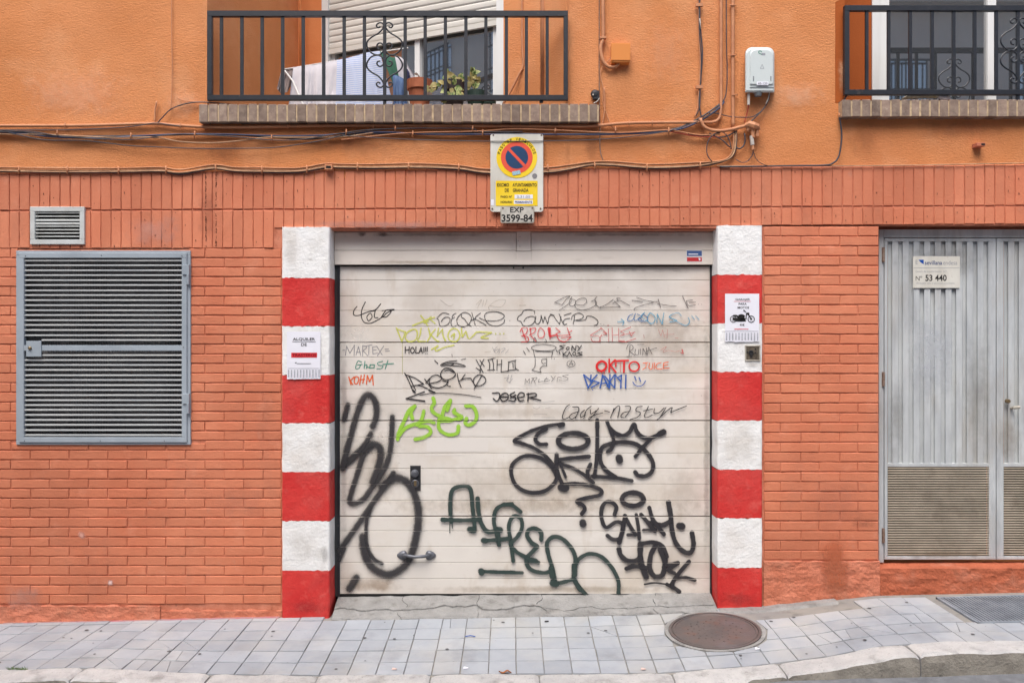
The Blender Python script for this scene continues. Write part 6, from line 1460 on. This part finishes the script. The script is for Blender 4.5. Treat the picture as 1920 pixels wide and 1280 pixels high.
for px, py, o, dx, dz, sz, m_ in ((838,168,-.04,-.5,-.3,.05,'leafy'),(846,170,-.03,.3,-.8,.05,'leafy'),(842,172,-.02,-.3,-1,.055,'leafy'),(852,165,-.02,.8,-.2,.055,'leafy'),(835,178,0,-.1,-1,.06,'leafy'),(855,172,-.01,.7,-.6,.05,'leafy'),
    (822,158,-.06,-.8,-.2,.06,'leafdry'),(815,160,-.05,-.3,-.9,.05,'leafdry'),(832,143,-.08,.8,.1,.07,'leafdry'),(845,146,-.1,.9,-.3,.06,'leafdry'),(860,150,-.1,.5,.8,.05,'leafy'),(866,152,-.1,.9,.4,.05,'leafy'),(838,140,-.08,.2,1,.035,'leafy'),(834,158,-.03,-.6,.3,.05,'leafdry'),(850,160,-.03,.2,.5,.045,'leafy')):
    leaf(p2, at(px,py,o), (dx, -.4, dz), sz*1.05, M[m_]); leaf(p2, at(px+R.uniform(-7,7),py+R.uniform(-4,6),o), (dx+R.uniform(-.6,.6), -.4, dz+R.uniform(-.5,.5)), sz*.85, M['leafy' if m_ == 'leafdry' else 'leafdry'])
mk('stem', cable(MB(), [(850,156,-.12),(846,146,-.08),(838,150,-.05),(838,166,-.03),(836,178,-.01)], .0025, 0), M['leafdry'], p2)
for px, py, dx, dz, sz, m_ in ((884,160,.2,1,.05,'leafdry'),(886,148,-.2,1,.05,'leafdry'),(884,140,.3,.9,.055,'leafy'),(888,138,.9,.3,.05,'leafy'),(880,150,-.6,.6,.045,'leafdry'),(890,155,.8,.4,.05,'leafdry'),(882,165,-.4,.8,.05,'leafdry'),(890,166,.6,.7,.05,'leafy'),(886,144,.7,-.3,.05,'leafdry'),(893,146,.6,-.7,.045,'leafdry')):
    leaf(p3, at(px,py,-.1), (dx, -.4, dz), sz*.95, M[m_]); leaf(p3, at(px+R.uniform(-4,4),py+R.uniform(-4,5),-.1), (R.uniform(-1,1), -.4, dz), sz*.8, M[m_])
mk('stem', cable(MB(), [(890,174,-.1),(886,160,-.1),(886,146,-.1),(884,140,-.1)], .003, 0), M['leafdry'], p3)
mk('stem', cable(MB(), [(786,153,-.12),(786,145,-.12),(783,140,-.12)], .004, 0), M['rust'], p1); leaf(p1, at(786,146,-.12), (.6,-.3,-.7), .035, M['leafdry']); leaf(p1, at(784,141,-.12), (-.7,-.3,.3), .03, M['rust'])
for px, py, dx, dz in ((800,160,.3,-1),(804,165,-.3,-.8),(798,170,.4,-.6),(806,172,.2,-1)): leaf(p1, at(px,py,-.04), (dx,-.3,dz), .035, M['rust'] if px % 4 else M['leafdry'])
p4, c4_ = pot(906, 930, 191, -.08, M['darkpot'], 'tiny sprouting pot at the foot of the window frame')
for dx in (-.6,0,.5): leaf(p4, at(918,190,-.08), (dx,-.4,1), .035, M['leafy'])

# ---------------- litter and weeds ----------------
def onground(px, py):
    """ground point seen at a photo pixel"""
    lo_, hi_ = 0, 1.0
    for _ in range(40):
        d = (lo_+hi_)/2; X = (px-960)/F*(D-d); y = 640+F*(CZ-gz(X,d))/(D-d)
        if y < py: lo_ = d
        else: hi_ = d
    return Vector(((px-960)/F*(D-d), -d, gz((px-960)/F*(D-d), d)))
mb = MB(); c = onground(947,1262); n = 7
for i in range(n+1):
    t = i/n-.5
    for s_ in (-1,0,1): mb.v.append((c.x+t*.07, c.y+s_*.012*(1-4*t*t)+t*.01, c.z+.006+abs(s_)*.006+.006*math.sin(t*9)))
for i in range(n): a = 3*i; mb.f += [(a,a+1,a+4,a+3),(a+1,a+2,a+5,a+4)]; mb.mi += [0,0]
mk('dry_leaf', mb, mat('brown_dry_leaf', srgb(150,96,60), rough=.8), label='curled brown dead leaf by the kerb below the middle of the garage door', cat='leaf')
for px, py, an, ln, lab in ((682,1156,.9,.03,'white cigarette butt near the foot of the left striped pillar'),(1025,1166,.2,.025,'dark stub lying on the tiles below the middle of the garage')):
    c = onground(px,py)+Vector((0,0,.007)); dv = Vector((math.cos(an), math.sin(an), 0))*ln/2
    t = mk('cigarette_butt', MB().cyl(c-dv, c+dv, .004, 8), M['pvc'] if 'white' in lab else M['ink'], label=lab, cat='cigarette butt')
c = onground(882,1194)+Vector((0,0,.006)); mk('plastic_scrap', MB().tube([c+Vector((-.03,0,0)),c+Vector((0,.004,.003)),c+Vector((.03,-.002,0))], .0028, 6), M['logoblue'], label='thin blue plastic scrap lying on the tiles', cat='litter')
for px, py, lab in ((739,1255,'pale pink paper crumb left of the kerb joint'),(873,1253,'reddish paper crumb on the tiles near the kerb'),(1206,1255,'pale paper crumb on the tiles left of the manhole cover'),(1420,1217,'small beige paper crumb right of the manhole cover')):
    c = onground(px,py); mb = MB(); mb.add([c+Vector((-.014,-.008,.004)),c+Vector((.012,-.009,.006)),c+Vector((.016,.008,.004)),c+Vector((-.01,.01,.009)),c+Vector((0,0,.012))], [(0,1,4),(1,2,4),(2,3,4),(3,0,4)]); mb.d = 1
    mk('paper_scrap', mb, mat('pinkish_paper_scrap', srgb(226,196,186,.8), rough=.8) if 'p' in lab[:4] else M['paper'], label=lab, cat='litter')
mb = MB(); c = onground(33,1256)
for i in range(90):
    a = R.uniform(0,6.28); r = R.uniform(0,.05); b = c+Vector((R.uniform(-.05,.05), R.uniform(-.008,.008), .0)); tip = b+Vector((math.cos(a)*.02, math.sin(a)*.01-.01, R.uniform(.01,.03))); s_ = Vector((.0022,0,0))
    mb.add([b-s_, b+s_, tip], [(0,1,2)])
mb.d = 1; mk('weed_tuft', mb, mat('weed_green', srgb(110,140,70,.9), rough=.7), label='small green weed tuft growing in the joint between kerb and tiles at far left', cat='weed', kind='stuff')
mb = MB()
for i in range(260):
    px = R.choice([19.05*R.randint(0,100)+R.uniform(-1,1), 395+R.uniform(-6,6)]) if True else 0; px = px % 1920
    top_ = R.random() < .6; c_ = R.uniform(ttop(px)+3, tmid(px)-6) if top_ else R.uniform(tmid(px)+3, (462 if px < 525 else tbot(px)-5))
    if VENT[0]-4 < px < VENT[1]+4 and c_ > 385: continue
    px_ = 5+19.05*round((px-5)/19.05)+R.uniform(-.7,.7); h = R.uniform(.8,4); w_ = R.uniform(.4,1.1)
    mb.add([P(px_-w_,c_,.0036),P(px_+w_*.3,c_-h*.4,.0036),P(px_+w_,c_+h*.6,.0036),P(px_-w_*.2,c_+h,.0036)], [(0,1,2,3)])
mb.d = 1; mk('joint_pit_shade', mb, mat('shaded_joint_pit', srgb(84,46,36), rough=1), bd, kind='stuff')  # flat slivers at chipped joints; the holes' shade is put into their colour
mb = MB()
for i in range(46):
    X = R.uniform(-3.1,3.3); d = R.uniform(.1,.84); r = R.uniform(.004,.011)
    if math.hypot(X-MHX,d-MHD) < MHR+.03 or X > 2.6: continue
    n = 9; mb.add([(X+r*(1+.3*R.random())*math.cos(6.283*j/n), -d+r*(1+.3*R.random())*math.sin(6.283*j/n), gz(X,d)+.0035) for j in range(n)], [tuple(range(n))])
mb.d = 1; mk('gum_spots', mb, mat('old_gum_spot', srgb(112,110,110,.6), rough=.9), pav, kind='stuff')
# loose crumbs and grit
mb = MB()
for i in range(420):
    X = R.uniform(-3.2,3.4); d = R.choice([R.uniform(.0,.05), R.uniform(.86,.9), R.uniform(.02,.85)]); z = gz(X,d)+.003; s_ = R.uniform(.0012,.0035)
    if wx(630) < X < wx(1340) and d < .08: z = aprz(X, d)+.008
    q_ = [Vector((X+R.uniform(-s_,s_)*1.5, -d+R.uniform(-s_,s_)*1.5, z+R.uniform(0,s_))) for _ in range(4)]
    mb.add(q_, [(0,1,2),(0,2,3),(0,1,3),(1,2,3)])
mb.d = 1; mk('grit', mb, M['concrete'], kind='stuff', label='scattered grit and crumbs on the pavement tiles', cat='grit')

# ---------------- building across the street (seen in the window glass) ----------------
ob = thing('grey_building', (0,-7.6,-.3), 'pale grey building with barred dark windows mirrored in the balcony window panes', 'building')
mb = MB(); mb.box(-6, 16, -8.0, -7.6, -.6, 7.2); mk('wall', mb, M['oppwall'], ob); mk('wall', MB().box(-20, -6, -8.0, -7.58, -.6, 10.2), M['oppwall'], ob, label='taller left part')
mb = MB(); mb.box(-6, 16, -7.6, -7.35, 7.2, 7.32); mk('eaves', mb, M['oppwall'], ob)
for i in range(-7, 5):
    for z0 in ((1.2, 4.8) if i > -3 else (1.2, 4.2, 7.2)):
        x = i*2.6+.5
        f = mk('window', MB().box(x, x+1.1, -7.596, -7.56, z0, z0+1.5), M['glass'], ob)
        mb = MB()
        for j in range(7): mb.box(x+.02+j*.17, x+.04+j*.17, -7.5, -7.48, z0, z0+1.5)
        for zz in (z0, z0+.5, z0+1.0, z0+1.48): mb.box(x-.02, x+1.12, -7.479, -7.46, zz, zz+.03)
        mk('grille', mb, M['iron'], f)
bpy.context.view_layer.update()
